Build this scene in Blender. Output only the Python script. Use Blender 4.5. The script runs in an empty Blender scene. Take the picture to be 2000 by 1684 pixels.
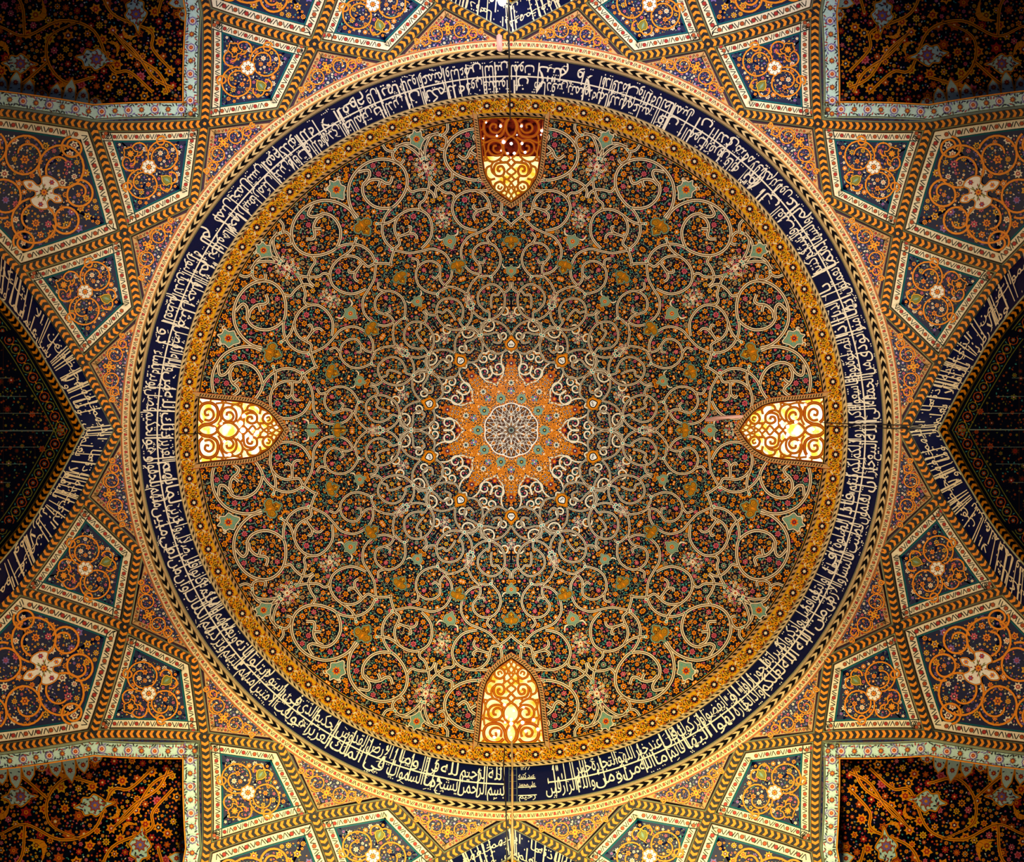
import bpy, math, random
import numpy as np
from math import pi, sin, cos, atan2, hypot, radians as R_

random.seed(7); rng = np.random.default_rng(7)
SC = bpy.context.scene
COL = SC.collection

# ------------------------------------------------------------------ camera, world, lights, exposure
# units: metres; the dome's axis is world Z through the origin, the camera stands on it and looks straight up.
cam_d = bpy.data.cameras.new('camera'); cam = bpy.data.objects.new('camera', cam_d); COL.objects.link(cam)
cam.location = (0, 0, 0); cam.rotation_euler = (0, pi, 0)
cam_d.sensor_width = 36; cam_d.lens = 18.0; cam_d.clip_start = .05; cam_d.clip_end = 100
cam_d.shift_x = 1.5 / 2000; cam_d.shift_y = -1.5 / 2000
SC.camera = cam
SC.view_settings.view_transform = 'Standard'; SC.view_settings.look = 'None'
SC.view_settings.gamma = 1; SC.view_settings.use_curve_mapping = False
SC.view_settings.exposure = 0.55
wd = bpy.data.worlds.new('world'); SC.world = wd; wd.use_nodes = True
wd.node_tree.nodes['Background'].inputs[0].default_value = (.55, .62, 1.0, 1)
wd.node_tree.nodes['Background'].inputs[1].default_value = 0.035

def light(name, kind, loc, aim, col, power, **kw):
    d = bpy.data.lights.new(name, kind); o = bpy.data.objects.new(name, d); COL.objects.link(o)
    d.color = col; d.energy = power
    for k, v in kw.items(): setattr(d, k, v)
    o.location = loc
    import mathutils
    v = mathutils.Vector(aim) - mathutils.Vector(loc)
    o.rotation_euler = v.to_track_quat('-Z', 'Y').to_euler()
    return o
# world x = -(image right), world y = image up
LIGHTS = [
 ('floodlight_south_wall', 'SPOT', (0, 1.5, 1.0), (0, -5.4, 6.0), (1.0, .86, .42), 3800, dict(spot_size=R_(78), spot_blend=1.0, shadow_soft_size=.25)),
 ('floodlight_dome', 'SPOT', (0, .8, -.8), (0, 1.6, 10), (1.0, .90, .70), 2900, dict(spot_size=R_(80), spot_blend=.6, shadow_soft_size=.3)),
 ('cool_fill_dome', 'SPOT', (0, -3.3, 5.0), (0, -1.7, 12), (.55, .76, 1.0), 1000, dict(spot_size=R_(56), spot_blend=1.0, shadow_soft_size=.3)),  # added cool spot hung in mid-air, greys the lower middle of the dome
 ('daylight_north_arch', 'AREA', (0, 5.3, 3.4), (0, 4.6, 6.8), (.50, .45, 1.0), 26, dict(shape='DISK', size=1.2)),
 ('floodlight_west', 'SPOT', (-2.5, -1, .5), (5.2, -.6, 6.4), (1.0, .78, .46), 1200, dict(spot_size=R_(66), spot_blend=1.0, shadow_soft_size=.25)),
 ('floodlight_east', 'SPOT', (2.5, -1, .5), (-5.2, -.6, 6.4), (1.0, .78, .46), 1200, dict(spot_size=R_(66), spot_blend=1.0, shadow_soft_size=.25)),
 ('floodlight_north', 'SPOT', (0, -2, .5), (0, 5.2, 6.6), (.66, .66, 1.0), 620, dict(spot_size=R_(68), spot_blend=1.0, shadow_soft_size=.25)),
 ('lamp_south_porch', 'SPOT', (0, -5.0, .5), (0, -4.5, 7.5), (1.0, .80, .46), 800, dict(spot_size=R_(112), spot_blend=1.0, shadow_soft_size=.2)),
]
for L in LIGHTS: light(*L[:6], **L[6])

# ------------------------------------------------------------------ colours and materials
def lin(c):
    c = np.array(c, float) / 255
    return tuple(np.where(c <= .04045, c / 12.92, ((c + .055) / 1.055) ** 2.4))
PAL = {k: lin(v) for k, v in dict(
 navy=(10, 18, 62), deep=(6, 9, 26), black=(8, 8, 12), cream=(240, 224, 190), white=(248, 240, 224), orange=(238, 140, 14),
 gold=(226, 166, 26), darkgold=(170, 110, 20), teal=(70, 158, 148), turq=(22, 100, 108), pink=(206, 92, 110), red=(170, 36, 30),
 grey=(126, 144, 132), sage=(124, 158, 132), palegreen=(182, 188, 146), brown=(84, 46, 20), lilac=(120, 100, 170), beige=(214, 186, 136),
 ltan=(196, 150, 96), plum=(60, 30, 60), olive=(120, 120, 40), cyan=(196, 226, 216), rust=(178, 74, 20)).items()}

def nodes_of(m):
    m.use_nodes = True; nt = m.node_tree; return nt, nt.nodes, nt.links
def tile_material(name, rough=.42, var=.22, scale=38.0, bump=.12):
    m = bpy.data.materials.new(name); nt, N, L = nodes_of(m); b = N['Principled BSDF']
    a = N.new('ShaderNodeAttribute'); a.attribute_name = 'Col'
    tc = N.new('ShaderNodeTexCoord'); n = N.new('ShaderNodeTexNoise'); n.inputs['Scale'].default_value = scale; n.inputs['Detail'].default_value = 3
    mr = N.new('ShaderNodeMapRange'); mr.inputs[3].default_value = 1 - var; mr.inputs[4].default_value = 1 + var
    mx = N.new('ShaderNodeVectorMath'); mx.operation = 'SCALE'
    L.new(tc.outputs['Object'], n.inputs['Vector']); L.new(n.outputs['Fac'], mr.inputs[0])
    L.new(a.outputs['Color'], mx.inputs[0]); L.new(mr.outputs[0], mx.inputs['Scale']); L.new(mx.outputs[0], b.inputs['Base Color'])
    bp = N.new('ShaderNodeBump'); bp.inputs['Strength'].default_value = bump; bp.inputs['Distance'].default_value = .01
    L.new(n.outputs['Fac'], bp.inputs['Height']); L.new(bp.outputs[0], b.inputs['Normal'])
    b.inputs['Roughness'].default_value = rough; b.inputs['Specular IOR Level'].default_value = .10
    return m
TILE = tile_material('glazed_tile')
STUCCO = tile_material('carved_stucco', .6, .15, 20, .2)
def plain(name, col, rough=.5, metal=0):
    m = bpy.data.materials.new(name); nt, N, L = nodes_of(m); b = N['Principled BSDF']
    n = N.new('ShaderNodeTexNoise'); n.inputs['Scale'].default_value = 25
    cr = N.new('ShaderNodeValToRGB'); c = lin(col)
    cr.color_ramp.elements[0].color = (*[x * .75 for x in c], 1); cr.color_ramp.elements[1].color = (*[min(1, x * 1.2) for x in c], 1)
    L.new(n.outputs['Fac'], cr.inputs[0]); L.new(cr.outputs[0], b.inputs['Base Color'])
    b.inputs['Roughness'].default_value = rough; b.inputs['Metallic'].default_value = metal
    return m
def glow(name, c0, c1, strength, scale=6):
    m = bpy.data.materials.new(name); nt, N, L = nodes_of(m); N.remove(N['Principled BSDF'])
    e = N.new('ShaderNodeEmission'); n = N.new('ShaderNodeTexNoise'); n.inputs['Scale'].default_value = scale; n.inputs['Detail'].default_value = 2
    tc = N.new('ShaderNodeTexCoord'); L.new(tc.outputs['Object'], n.inputs['Vector'])
    cr = N.new('ShaderNodeValToRGB'); cr.color_ramp.elements[0].position = .4; cr.color_ramp.elements[1].position = .6
    cr.color_ramp.elements[0].color = (*lin(c0), 1); cr.color_ramp.elements[1].color = (*lin(c1), 1)
    L.new(n.outputs['Fac'], cr.inputs[0]); L.new(cr.outputs[0], e.inputs[0]); e.inputs[1].default_value = strength
    L.new(e.outputs[0], N['Material Output'].inputs[0]); return m

# ------------------------------------------------------------------ the building's surfaces
# A point of the ceiling is named by (a, b) = 1000 * (right, up) / height seen from the middle of the floor.
_t = np.linspace(pi / 2, 0, 60)
Rd = 5.0 * np.cos(_t) ** .96; hd = 8.157 + 6.1 * np.sin(_t)
rt = 1000 * Rd / hd
tabR = list(Rd); tabh = list(hd); tabr = list(rt)
for r in np.linspace(620, 745, 12): tabR.append(5.0); tabh.append(5000 / r); tabr.append(r)
HC = 5000 / 745 - math.sqrt(7.5 ** 2 - 25)
for r in np.linspace(752, 1900, 90):
    k = r / 1000; A = k * k + 1; h = (2 * HC + math.sqrt(4 * HC * HC - 4 * A * (HC * HC - 56.25))) / (2 * A)
    tabR.append(k * h); tabh.append(h); tabr.append(r)
tabr, tabR, tabh = map(np.array, (tabr, tabR, tabh))
_dR, _dh = np.gradient(tabR), np.gradient(tabh); _l = np.hypot(_dR, _dh); tabn = np.stack([_dh / _l, -_dR / _l], 1)

def S_main(p, z=0.0):
    p = np.atleast_2d(p); r = np.hypot(p[:, 0], p[:, 1]) + 1e-9
    R = np.interp(r, tabr, tabR); h = np.interp(r, tabr, tabh)
    nR = np.interp(r, tabr, tabn[:, 0]); nh = np.interp(r, tabr, tabn[:, 1])
    L = np.hypot(R, h); cosv = np.maximum(-(nR * R + nh * h) / L, .3)     # relief of depth z keeps each edge over its own place in the pattern
    k = 1 - z / (cosv * L); R = R * k; h = h * k
    c, s = p[:, 0] / r, p[:, 1] / r
    return np.stack([-R * c, R * s, h], 1)
def S_squinch(p, z=0.0):                       # two glazed facets meeting in a groin on the diagonal, deeper than the ribs
    p = np.atleast_2d(p); m = np.minimum(abs(p[:, 0]), abs(p[:, 1])) / 1000
    h = 11.21 / (1 + 1.1 * m) - z * .8
    k = h / 1000
    return np.stack([-p[:, 0] * k, p[:, 1] * k, h], 1)
BB = np.array([-900, -390, -258, -190, -76, 0, 76, 190, 258, 390, 900]) / 1000
BH = np.array([3.4, 4.79, 5.36, 5.69, 6.08, 6.38, 6.08, 5.69, 5.36, 4.79, 3.4])
def S_barrel(p, z=0.0):                        # pointed barrel vault running outwards (to image right) behind the side arch
    p = np.atleast_2d(p); h = np.interp(p[:, 1] / 1000, BB, BH) - z
    k = h / 1000
    return np.stack([-p[:, 0] * k, p[:, 1] * k, h], 1)

# ------------------------------------------------------------------ 2D drawing kit: every inlay is a little polygon set in the surface
class Ink:
    def __init__(s): s.V = []; s.F = []; s.C = []; s.n = 0
    def add(s, V, F, c):
        V = np.asarray(V, float); F = np.asarray(F, int)
        s.V.append(V); s.F.append(F + s.n); s.C.append(np.broadcast_to(np.array(PAL[c] if isinstance(c, str) else c), (len(F), 3))); s.n += len(V)
    def fan(s, P, c, z=0.0):
        P = np.asarray(P, float); n = len(P); ctr = P.mean(0)
        if hypot(*np.ptp(P, axis=0)) > 30:            # a large inlay follows the curve of the vault
            m = int(hypot(*np.ptp(P, axis=0)) / 14)
            for f in np.arange(m, 1, -1) / m: s.strip(ctr + (P - ctr) * f, ctr + (P - ctr) * (f - 1 / m), c, z, closed=True)
            P = ctr + (P - ctr) / m
        V = np.zeros((n + 1, 3)); V[:n, :2] = P; V[n, :2] = P.mean(0); V[:, 2] = z
        i = np.arange(n); s.add(V, np.stack([i, (i + 1) % n, np.full(n, n)], 1), c)
    def strip(s, A, B, c, zA=0.0, zB=None, closed=False):
        A = np.asarray(A, float); B = np.asarray(B, float); n = len(A); zB = zA if zB is None else zB
        V = np.zeros((2 * n, 3)); V[:n, :2] = A; V[n:, :2] = B; V[:n, 2] = zA; V[n:, 2] = zB
        i = np.arange(n if closed else n - 1); j = (i + 1) % n
        s.add(V, np.concatenate([np.stack([i, j, n + j], 1), np.stack([i, n + j, n + i], 1)]), c)
    def line(s, P, w, c, z=0.0, taper=0, closed=False):
        P = np.asarray(P, float); N = normals(P, closed); n = len(P)
        ww = np.full(n, w / 2.0)
        if taper: ww = ww * np.clip(1.15 - (np.linspace(0, 1, n)) ** 3 * taper, .1, 1)
        s.strip(P + N * ww[:, None], P - N * ww[:, None], c, z, closed=closed)
    def merge(s, o, f=lambda P: P, keep=None):
        for V, F, C in zip(o.V, o.F, o.C):
            pass
        V, F, C = o.arrays()
        V = V.copy(); V[:, :2] = f(V[:, :2])
        s.V.append(V); s.F.append(F + s.n); s.C.append(C); s.n += len(V)
    def arrays(s): return np.concatenate(s.V), np.concatenate(s.F), np.concatenate(s.C)

def normals(P, closed=False, miter=True):
    P = np.asarray(P, float)
    if closed: d = np.roll(P, -1, 0) - P; d0 = np.roll(d, 1, 0)
    else:
        d = np.diff(P, axis=0); d = np.vstack([d, d[-1:]]); d0 = np.vstack([d[:1], d[:-1]])
    l = np.hypot(d[:, 0], d[:, 1])[:, None] + 1e-9; l0 = np.hypot(d0[:, 0], d0[:, 1])[:, None] + 1e-9
    n = np.stack([-d[:, 1], d[:, 0]], 1) / l; n0 = np.stack([-d0[:, 1], d0[:, 0]], 1) / l0
    m = n + n0; q = 1 + (n * n0).sum(1); q = np.maximum(q, .22)
    return m / q[:, None]
def spline(P, k=6, closed=False):
    P = np.asarray(P, float); n = len(P)
    if n < 3: return P
    out = []
    Q = np.vstack([P[-1:], P, P[:2]]) if closed else np.vstack([2 * P[0] - P[1], P, 2 * P[-1] - P[-2]])
    t = np.linspace(0, 1, k, endpoint=False)[:, None]
    for i in range(n if closed else n - 1):
        a, b, c, d = Q[i], Q[i + 1], Q[i + 2], Q[i + 3]
        out.append(.5 * (2 * b + (c - a) * t + (2 * a - 5 * b + 4 * c - d) * t * t + (3 * b - a - 3 * c + d) * t ** 3))
    if not closed: out.append(P[-1:])
    return np.vstack(out)
def walk(P, step, start=0.0, end=0.0, closed=False):
    """positions and unit tangents at even steps along a polyline"""
    P = np.asarray(P, float)
    if closed: P = np.vstack([P, P[:1]])
    d = np.diff(P, axis=0); l = np.hypot(d[:, 0], d[:, 1]); s = np.concatenate([[0], np.cumsum(l)])
    T = s[-1] - start - end
    n = max(1, int(round(T / step)))
    u = start + (np.arange(n) + .5) * T / n
    i = np.clip(np.searchsorted(s, u) - 1, 0, len(l) - 1)
    f = ((u - s[i]) / np.maximum(l[i], 1e-9))[:, None]
    return P[i] + d[i] * f, d[i] / l[i][:, None], T / n
def polar(r, a): a = np.radians(a); return np.stack([np.asarray(r) * np.cos(a), np.asarray(r) * np.sin(a)], -1)
def rot(P, deg): c, s = cos(R_(deg)), sin(R_(deg)); P = np.asarray(P, float); return P @ np.array([[c, s], [-s, c]])
def reg(n, r, ph=0): t = np.arange(n) * 2 * pi / n + ph; return np.stack([r * np.cos(t), r * np.sin(t)], 1)

def petals(I, x, y, r, n, c, cc, z, ph=0, inner=.62):
    t = np.arange(2 * n) * pi / n + ph; rr = np.where(np.arange(2 * n) % 2 == 0, r, r * inner)
    I.fan(np.stack([x + rr * np.cos(t), y + rr * np.sin(t)], 1), c, z)
    if cc: I.fan(reg(5, r * .36, ph) + [x, y], cc, z + .002)
def leaf(I, x, y, L, w, a, c, z):
    ca, sa = cos(a), sin(a); Q = np.array([[-.5, 0], [-.1, .5], [.5, .05], [-.05, -.32]]) * [L, w]
    I.fan(Q @ np.array([[ca, sa], [-sa, ca]]) + [x, y], c, z)
def feather(I, x, y, L, a, c, z, flip=1):
    t = np.linspace(0, 1, 6); X = t * L - L / 2; Y = flip * (.30 * L * np.sin(t * pi)); C = np.stack([X, Y], 1)
    up = C + np.stack([0 * t, flip * .20 * L * np.sin(t * pi) ** .7], 1); I2 = Ink()
    I2.strip(C - [0, flip * .04 * L], up, c, z); 
    for k in range(1, 5): I2.line([C[k], up[k] + [.05 * L, 0]], .5, 'brown', z + .002)
    I.merge(I2, lambda P: rot(P, math.degrees(a)) + [x, y])

def scatter(I, sample, inside, sizes, flowers, z, dens=1.0, scale=lambda p: 1.0, leafcols=('teal', 'grey', 'pink', 'cream', 'orange', 'teal'), spots=None, gap=1.08):
    """fill a field with flowers, leaves and tendrils that do not touch; sizes = [(radius, tries)]"""
    cell = 8.0; grid = {}
    def ok(x, y, r):
        gx, gy = int(x // cell), int(y // cell)
        for i in range(gx - 2, gx + 3):
            for j in range(gy - 2, gy + 3):
                for (X, Y, Rr) in grid.get((i, j), ()):
                    if (X - x) ** 2 + (Y - y) ** 2 < (Rr + r) ** 2: return False
        return True
    for (x, y, r) in (spots or ()): grid.setdefault((int(x // cell), int(y // cell)), []).append((x, y, r))
    for si, (r0, tries) in enumerate(sizes):
        P = sample(int(tries * dens))
        for x, y in P:
            if not inside(x, y): continue
            r = r0 * scale((x, y)) * random.uniform(.85, 1.12)
            if ok(x, y, r * gap):
                grid.setdefault((int(x // cell), int(y // cell)), []).append((x, y, r))
                if r0 >= 2.6:
                    c, cc = random.choice(flowers); n = random.choice((6, 7, 8)) if r0 > 4 else 5
                    petals(I, x, y, r, n, c, cc, z, random.random() * 6)
                    if r0 > 4.5:
                        petals(I, x, y, r * .55, n, 'deep' if random.random() < .4 else 'red', c if random.random() < .5 else 'cream', z + .0015, random.random())
                elif r0 >= 1.7:
                    if random.random() < .28:
                        c, cc = random.choice(flowers); I.fan(reg(6, r) + [x, y], c, z); I.fan(reg(4, r * .42) + [x, y], 'deep', z + .0015)
                    else:
                        a_ = random.random() * 6.3; c = random.choice(leafcols); leaf(I, x, y, r * 2.7, r * 1.5, a_, c, z)
                        if random.random() < .6: leaf(I, x + r * .5 * cos(a_ + 1.5), y + r * .5 * sin(a_ + 1.5), r * 1.9, r * 1.1, a_ + 1.4, c, z + .001)
                else:
                    leaf(I, x, y, r * 3.0, r * 1.4, random.random() * 6.3, random.choice(leafcols), z)

# ------------------------------------------------------------------ object helpers
def build(name, ink, surf=S_main, parent=None, deg=0, mat=TILE, label=None, cat=None, kind=None, group=None, V3=None, F=None, C=None):
    if V3 is None:
        V, F, C = ink.arrays(); V3 = surf(V[:, :2], V[:, 2])
    me = bpy.data.meshes.new(name); nf = len(F)
    me.vertices.add(len(V3)); me.vertices.foreach_set('co', np.asarray(V3, np.float32).ravel())
    me.loops.add(nf * 3); me.loops.foreach_set('vertex_index', np.asarray(F, np.int32).ravel())
    me.polygons.add(nf); me.polygons.foreach_set('loop_start', np.arange(nf, dtype=np.int32) * 3)
    me.update(calc_edges=True)
    if C is not None:
        at = me.color_attributes.new('Col', 'FLOAT_COLOR', 'CORNER')
        cc = np.ones((nf, 3, 4), np.float32); cc[:, :, :3] = np.asarray(C)[:, None, :]; at.data.foreach_set('color', cc.ravel())
    me.materials.append(mat)
    return link(name, me, parent, deg, label, cat, kind, group)
def link(name, me, parent=None, deg=0, label=None, cat=None, kind=None, group=None):
    o = bpy.data.objects.new(name, me); COL.objects.link(o)
    if parent: o.parent = parent
    o.rotation_euler = (0, 0, R_(-deg))       # the image is seen from below: plus angles turn the other way
    if label: o['label'] = label
    if cat: o['category'] = cat
    if kind: o['kind'] = kind
    if group: o['group'] = group
    return o
def shell(name, r0, r1, nr, na, c, z=0.0, surf=S_main, a0=0, a1=360, drop=None, **kw):
    r = np.linspace(r0, r1, nr + 1); a = np.linspace(a0, a1, na + 1)
    Rr, A = np.meshgrid(r, a, indexing='ij'); P = polar(Rr.ravel(), A.ravel()); I = Ink()
    idx = np.arange((nr + 1) * (na + 1)).reshape(nr + 1, na + 1)
    q = np.stack([idx[:-1, :-1], idx[:-1, 1:], idx[1:, 1:], idx[1:, :-1]], -1).reshape(-1, 4)
    if drop is not None:
        ctr = P[q].mean(1); q = q[~drop(ctr)]
    V = np.zeros((len(P), 3)); V[:, :2] = P; V[:, 2] = z
    I.add(V, np.concatenate([q[:, :3], q[:, [0, 2, 3]]]), c)
    return build(name, I, surf, **kw)
def ring(I, r0, r1, c, z0=0.0, z1=None, n=720, a0=0, a1=360):
    a = np.linspace(a0, a1, n + 1); I.strip(polar(np.full(n + 1, float(r0)), a), polar(np.full(n + 1, float(r1)), a), c, z0, z1)

SIDE = {0: ('east', 'right'), 90: ('north', 'top'), 180: ('west', 'left'), 270: ('south', 'bottom')}

# ------------------------------------------------------------------ windows: outline in ceiling coordinates (along radius, half width)
WOUT = np.array([(614, 0), (614, 65), (590, 62), (560, 59), (530, 56.5), (506, 53), (490, 47.5), (474, 37), (459, 21), (445, 0)], float)
def wshape(g=0.0):
    h = WOUT.copy(); full = np.vstack([h[1:], (h[1:-1] * [1, -1])[::-1]])
    ins = normals(full, True)
    A = .5 * np.sum(full[:, 0] * np.roll(full[:, 1], -1) - full[:, 1] * np.roll(full[:, 0], -1))
    return full - ins * g if A > 0 else full + ins * g     # g > 0 grows
def in_window(P, g=0.0):
    P = np.atleast_2d(P); out = np.zeros(len(P), bool)
    for d in (0, 90, 180, 270):
        Q = rot(P, -d); hw = np.interp(Q[:, 0], WOUT[::-1, 0][:-1], WOUT[::-1, 1][:-1])
        out |= (Q[:, 0] > 445 - g) & (Q[:, 0] < 614 + g) & (abs(Q[:, 1]) < hw + g)
    return out

# ================================================================== DOME
ceiling = shell('ceiling', 1.0, 616, 170, 720, 'deep', -.004, drop=lambda P: in_window(P, 2),
                label='tiled inner shell of the great dome covered in scrolling vines on dark blue', kind='structure')
# traced in one half sector (54 to 72 degrees); x from two close-ups of the photograph, (scale, x0, y0)
CA = (4.9525, 998, 180); CB = (3.706, 980, 440)
CX, CY = 998.0, 841.0
def tr(pts, c): p = np.array(pts, float); return np.stack([p[:, 0] / c[0] + c[1] - CX, CY - (p[:, 1] / c[0] + c[2])], 1)
SCR = {
 'a': (CA, 5.6, [
   [(1158,1122),(1110,1085),(1045,1000),(1008,900),(1015,800),(1060,720),(1150,665),(1260,650),(1380,680),(1480,750),(1550,850),(1575,950),(1570,1050),(1540,1140),(1480,1215)],
   [(1158,1122),(1240,1128),(1330,1105),(1400,1045),(1437,970),(1432,900),(1400,860),(1370,805),(1378,762),(1420,760),(1475,775)],
   [(1415,900),(1370,858),(1310,845),(1260,855),(1215,882),(1170,878),(1148,815)],
   [(1265,855),(1275,890),(1290,920)]]),
 'b': (CA, 5.2, [
   [(1158,1122),(1205,1180),(1240,1260),(1248,1350),(1220,1440),(1160,1505),(1125,1520)],
   [(1300,1275),(1220,1272),(1150,1245),(1085,1195),(1020,1155),(940,1135),(865,1150),(800,1200),(768,1290),(775,1390),(815,1460),(870,1515)],
   [(1085,1195),(1120,1260),(1128,1340),(1100,1410),(1080,1470),(1125,1520),(1160,1620),(1170,1684)],
   [(1100,1405),(1030,1380),(960,1368),(920,1390),(912,1425)],[(1030,1380),(985,1355),(970,1310),(1000,1300)]]),
 'c': (CA, 5.0, [
   [(842,640),(870,575),(930,520),(1010,497),(1085,520),(1140,572),(1205,562),(1245,510)],
   [(1125,560),(1150,610),(1120,665),(1065,690),(1035,650)],
   [(790,850),(800,930),(835,1035),(882,1078),(885,1125),(862,1150)],
   [(1005,920),(965,965),(900,950),(820,945),(765,975),(738,1030)],
   [(842,640),(838,590),(825,520),(780,430),(700,395)]]),
 'd': (CB, 5.0, [
   [(930,178),(880,190),(800,203),(720,190),(640,173),(560,200),(515,255),(496,330),(510,395),(555,445)],
   [(600,500),(645,492),(700,470),(742,425),(757,360),(740,305),(690,267),(630,265),(585,300),(583,360),(580,400),(545,445)],
   [(583,350),(615,385),(640,370)],[(740,305),(745,255),(790,240)]]),
 'e': (CB, 5.0, [
   [(340,575),(368,520),(430,472),(500,450),(570,470),(602,505),(590,530)],
   [(345,600),(358,680),(400,740),(470,760),(540,740),(595,680),(608,610),(575,548),(510,532),(450,552),(415,605),(422,670),(438,705),(405,748)],
   [(600,625),(560,635),(535,612),(500,640),(470,690)],
   [(605,650),(660,650),(690,610)],[(555,445),(470,450)]]),
 'f': (CB, 4.6, [
   [(300,800),(345,758),(415,760),(462,815),(475,890),(455,960),(400,1000)],
   [(405,748),(340,770),(300,800),(275,860),(280,930),(320,985),(400,1000)],
   [(300,800),(350,830),(395,850),(405,900),(370,925),(335,890)],
   [(230,690),(280,720),(300,800)]]),
}
GAXIS = 63.0
def curl(I, cx, cy, r, turns, a0, w, c, z, sgn=1):
    t = np.linspace(0, 1, 26); rr = r * (1 - .72 * t); a = a0 + sgn * t * turns * 2 * pi
    I.line(np.stack([cx + rr * np.cos(a), cy + rr * np.sin(a)], 1), w, c, z, taper=.5)
def band(I, P, w, z):
    I.line(P, w + 2.2, 'black', z - .002); I.line(P, w, 'cream', z, taper=.2); I.line(P, w * .40, 'ltan', z + .0015, taper=.3)
    Q, T, st = walk(P, 3.0)
    N = np.stack([-T[:, 1], T[:, 0]], 1)
    for q, t, n in zip(Q, T, N): I.fan([q - t * .95 - n * .85, q + t * .95 - n * .85, q + t * .95 + n * .85, q - t * .95 + n * .85], 'black', z + .003)
halves = {}
for key, (crop, w, strokes) in SCR.items():
    I = Ink()
    for st in strokes:
        P = spline(tr(st, crop), 5)
        r = np.hypot(*P.mean(0)); band(I, P, w * (.55 + .45 * min(1, r / 520)), .014)
    # knots where bands tie
    for st in strokes[:2]:
        p = tr([st[0]], crop)[0]
        I.fan(reg(6, 3.6) + p, 'cream', .020); I.fan(reg(6, 2.0) + p, 'teal', .022)
    halves[key] = I
# extra small spirals round the centre (one per half sector)
I = Ink(); 
for (r, a, rad, sg) in ((124, 65.6, 15, 1), (150, 69.0, 11, -1), (211, 66, 15, 1), (232, 57.5, 10, -1), (186, 59.0, 9, 1)):
    p = polar(r, a); curl(I, p[0], p[1], rad + 1, 1.25, 2.2, 4.4, 'black', .010, sg); curl(I, p[0], p[1], rad + .6, 1.25, 2.2, 3.0, 'cream', .012, sg)
P = spline([polar(150, 54), polar(158, 58), polar(140, 62), polar(112, 62), polar(100, 68), polar(92, 72)], 6); I.line(P, 4.2, 'black', .010); I.line(P, 2.8, 'cream', .012)
halves['g'] = I
def mirror(P, ax=54.0): Q = rot(P, -ax); return rot(Q * [1, -1], ax)
def clip_ink(I, test):
    V, F, C = I.arrays(); m = ~test(V[:, :2])[F].any(1); J = Ink(); J.V = [V]; J.F = [F[m]]; J.C = [C[m]]; J.n = len(V)
    return J, m.all(), m.sum()
def replicate(name, ink, copies, g_clip=9, parent=ceiling, label=None, kind=None):
    """copies = list of (mirrored?, turn); shares one mesh except where a window cuts it"""
    cache = {}
    for mir, turn in copies:
        J = ink
        if mir:
            if 'm' not in cache: K = Ink(); K.merge(ink, mirror); cache['m'] = K
            J = cache['m']
        V, F, C = J.arrays()
        K, whole, left = clip_ink(J, lambda P: in_window(rot(P, turn), g_clip))
        if left == 0: continue
        if whole:
            if mir not in cache: cache[mir] = build(name, J, parent=parent, deg=turn, label=label, kind=kind)
            else: link(name, cache[mir].data, parent, turn, label, None, kind)
        else: build(name, K, parent=parent, deg=turn, label=label, kind=kind)
ALL20 = [(m, 36 * k) for k in range(10) for m in (False, True)]
ALL10 = [(False, 36 * k) for k in range(10)]
for key, I in halves.items(): replicate('vine_scroll' if key != 'g' else 'small_spiral', I, ALL20)

# axis motifs, drawn upright (y = outwards from the centre), then set on a radius
def place(ink, r, a): K = Ink(); K.merge(ink, lambda P: rot(P, a - 90) + polar(r, a)); return K
def outline(I, half, fill, edge, z, w=1.6, closed=True, k=5):
    h = np.array(half, float); P = np.vstack([h, (h * [-1, 1])[::-1][(1 if h[-1, 0] == 0 else 0):(-1 if h[0, 0] == 0 else None)]])
    P = spline(P, k, True)
    if fill: I.fan(P, fill, z)
    I.line(P, w + 1.2, 'black', z + .001, closed=True); I.line(P, w, edge, z + .003, closed=True)
def teal_cart(s=1.0, big=True):
    I = Ink(); outline(I, np.array([(0, 22), (5, 15), (15, 13), (13, 3), (17, -6), (9, -13), (0, -24)]) * s, 'sage', 'cream', .018, 2.0 * s)
    petals(I, 0, 0, 9.5 * s, 8, 'orange', None, .022); petals(I, 0, 0, 6.5 * s, 8, 'red', None, .024, .3); petals(I, 0, 0, 3 * s, 6, 'deep', 'cream', .026)
    for x, y in ((8, 8), (-8, 8), (8, -8), (-8, -8), (0, 14), (0, -15)): leaf(I, x * s, y * s, 6 * s, 3 * s, atan2(y, x), 'teal' if y else 'gold', .021)
    for x in (-1, 1): curl(I, x * 16 * s, 14 * s, 5 * s, .8, 0, 2 * s, 'cream', .02, x)
    return I
def trilobe(s=1.0):
    I = Ink(); outline(I, np.array([(0, 19), (3.5, 13), (10, 13), (15, 9), (18, 3), (14, -4), (8, -3), (9, -9), (5, -13), (0, -18)]) * s, 'darkgold', 'sage', .018, 1.8 * s)
    for x in (-1, 1):
        curl(I, x * 10 * s, 4 * s, 5.5 * s, 1.1, 0, 1.7 * s, 'black', .022, x); curl(I, x * 10 * s, 4 * s, 5 * s, 1.1, 0, .9 * s, 'gold', .023, x)
        curl(I, x * 4 * s, -5 * s, 3.6 * s, 1., 1, 1.1 * s, 'black', .022, x)
    leaf(I, 0, 6 * s, 10 * s, 5 * s, pi / 2, 'orange', .022); leaf(I, 0, -8 * s, 8 * s, 4 * s, pi / 2, 'gold', .023)
    return I
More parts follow.
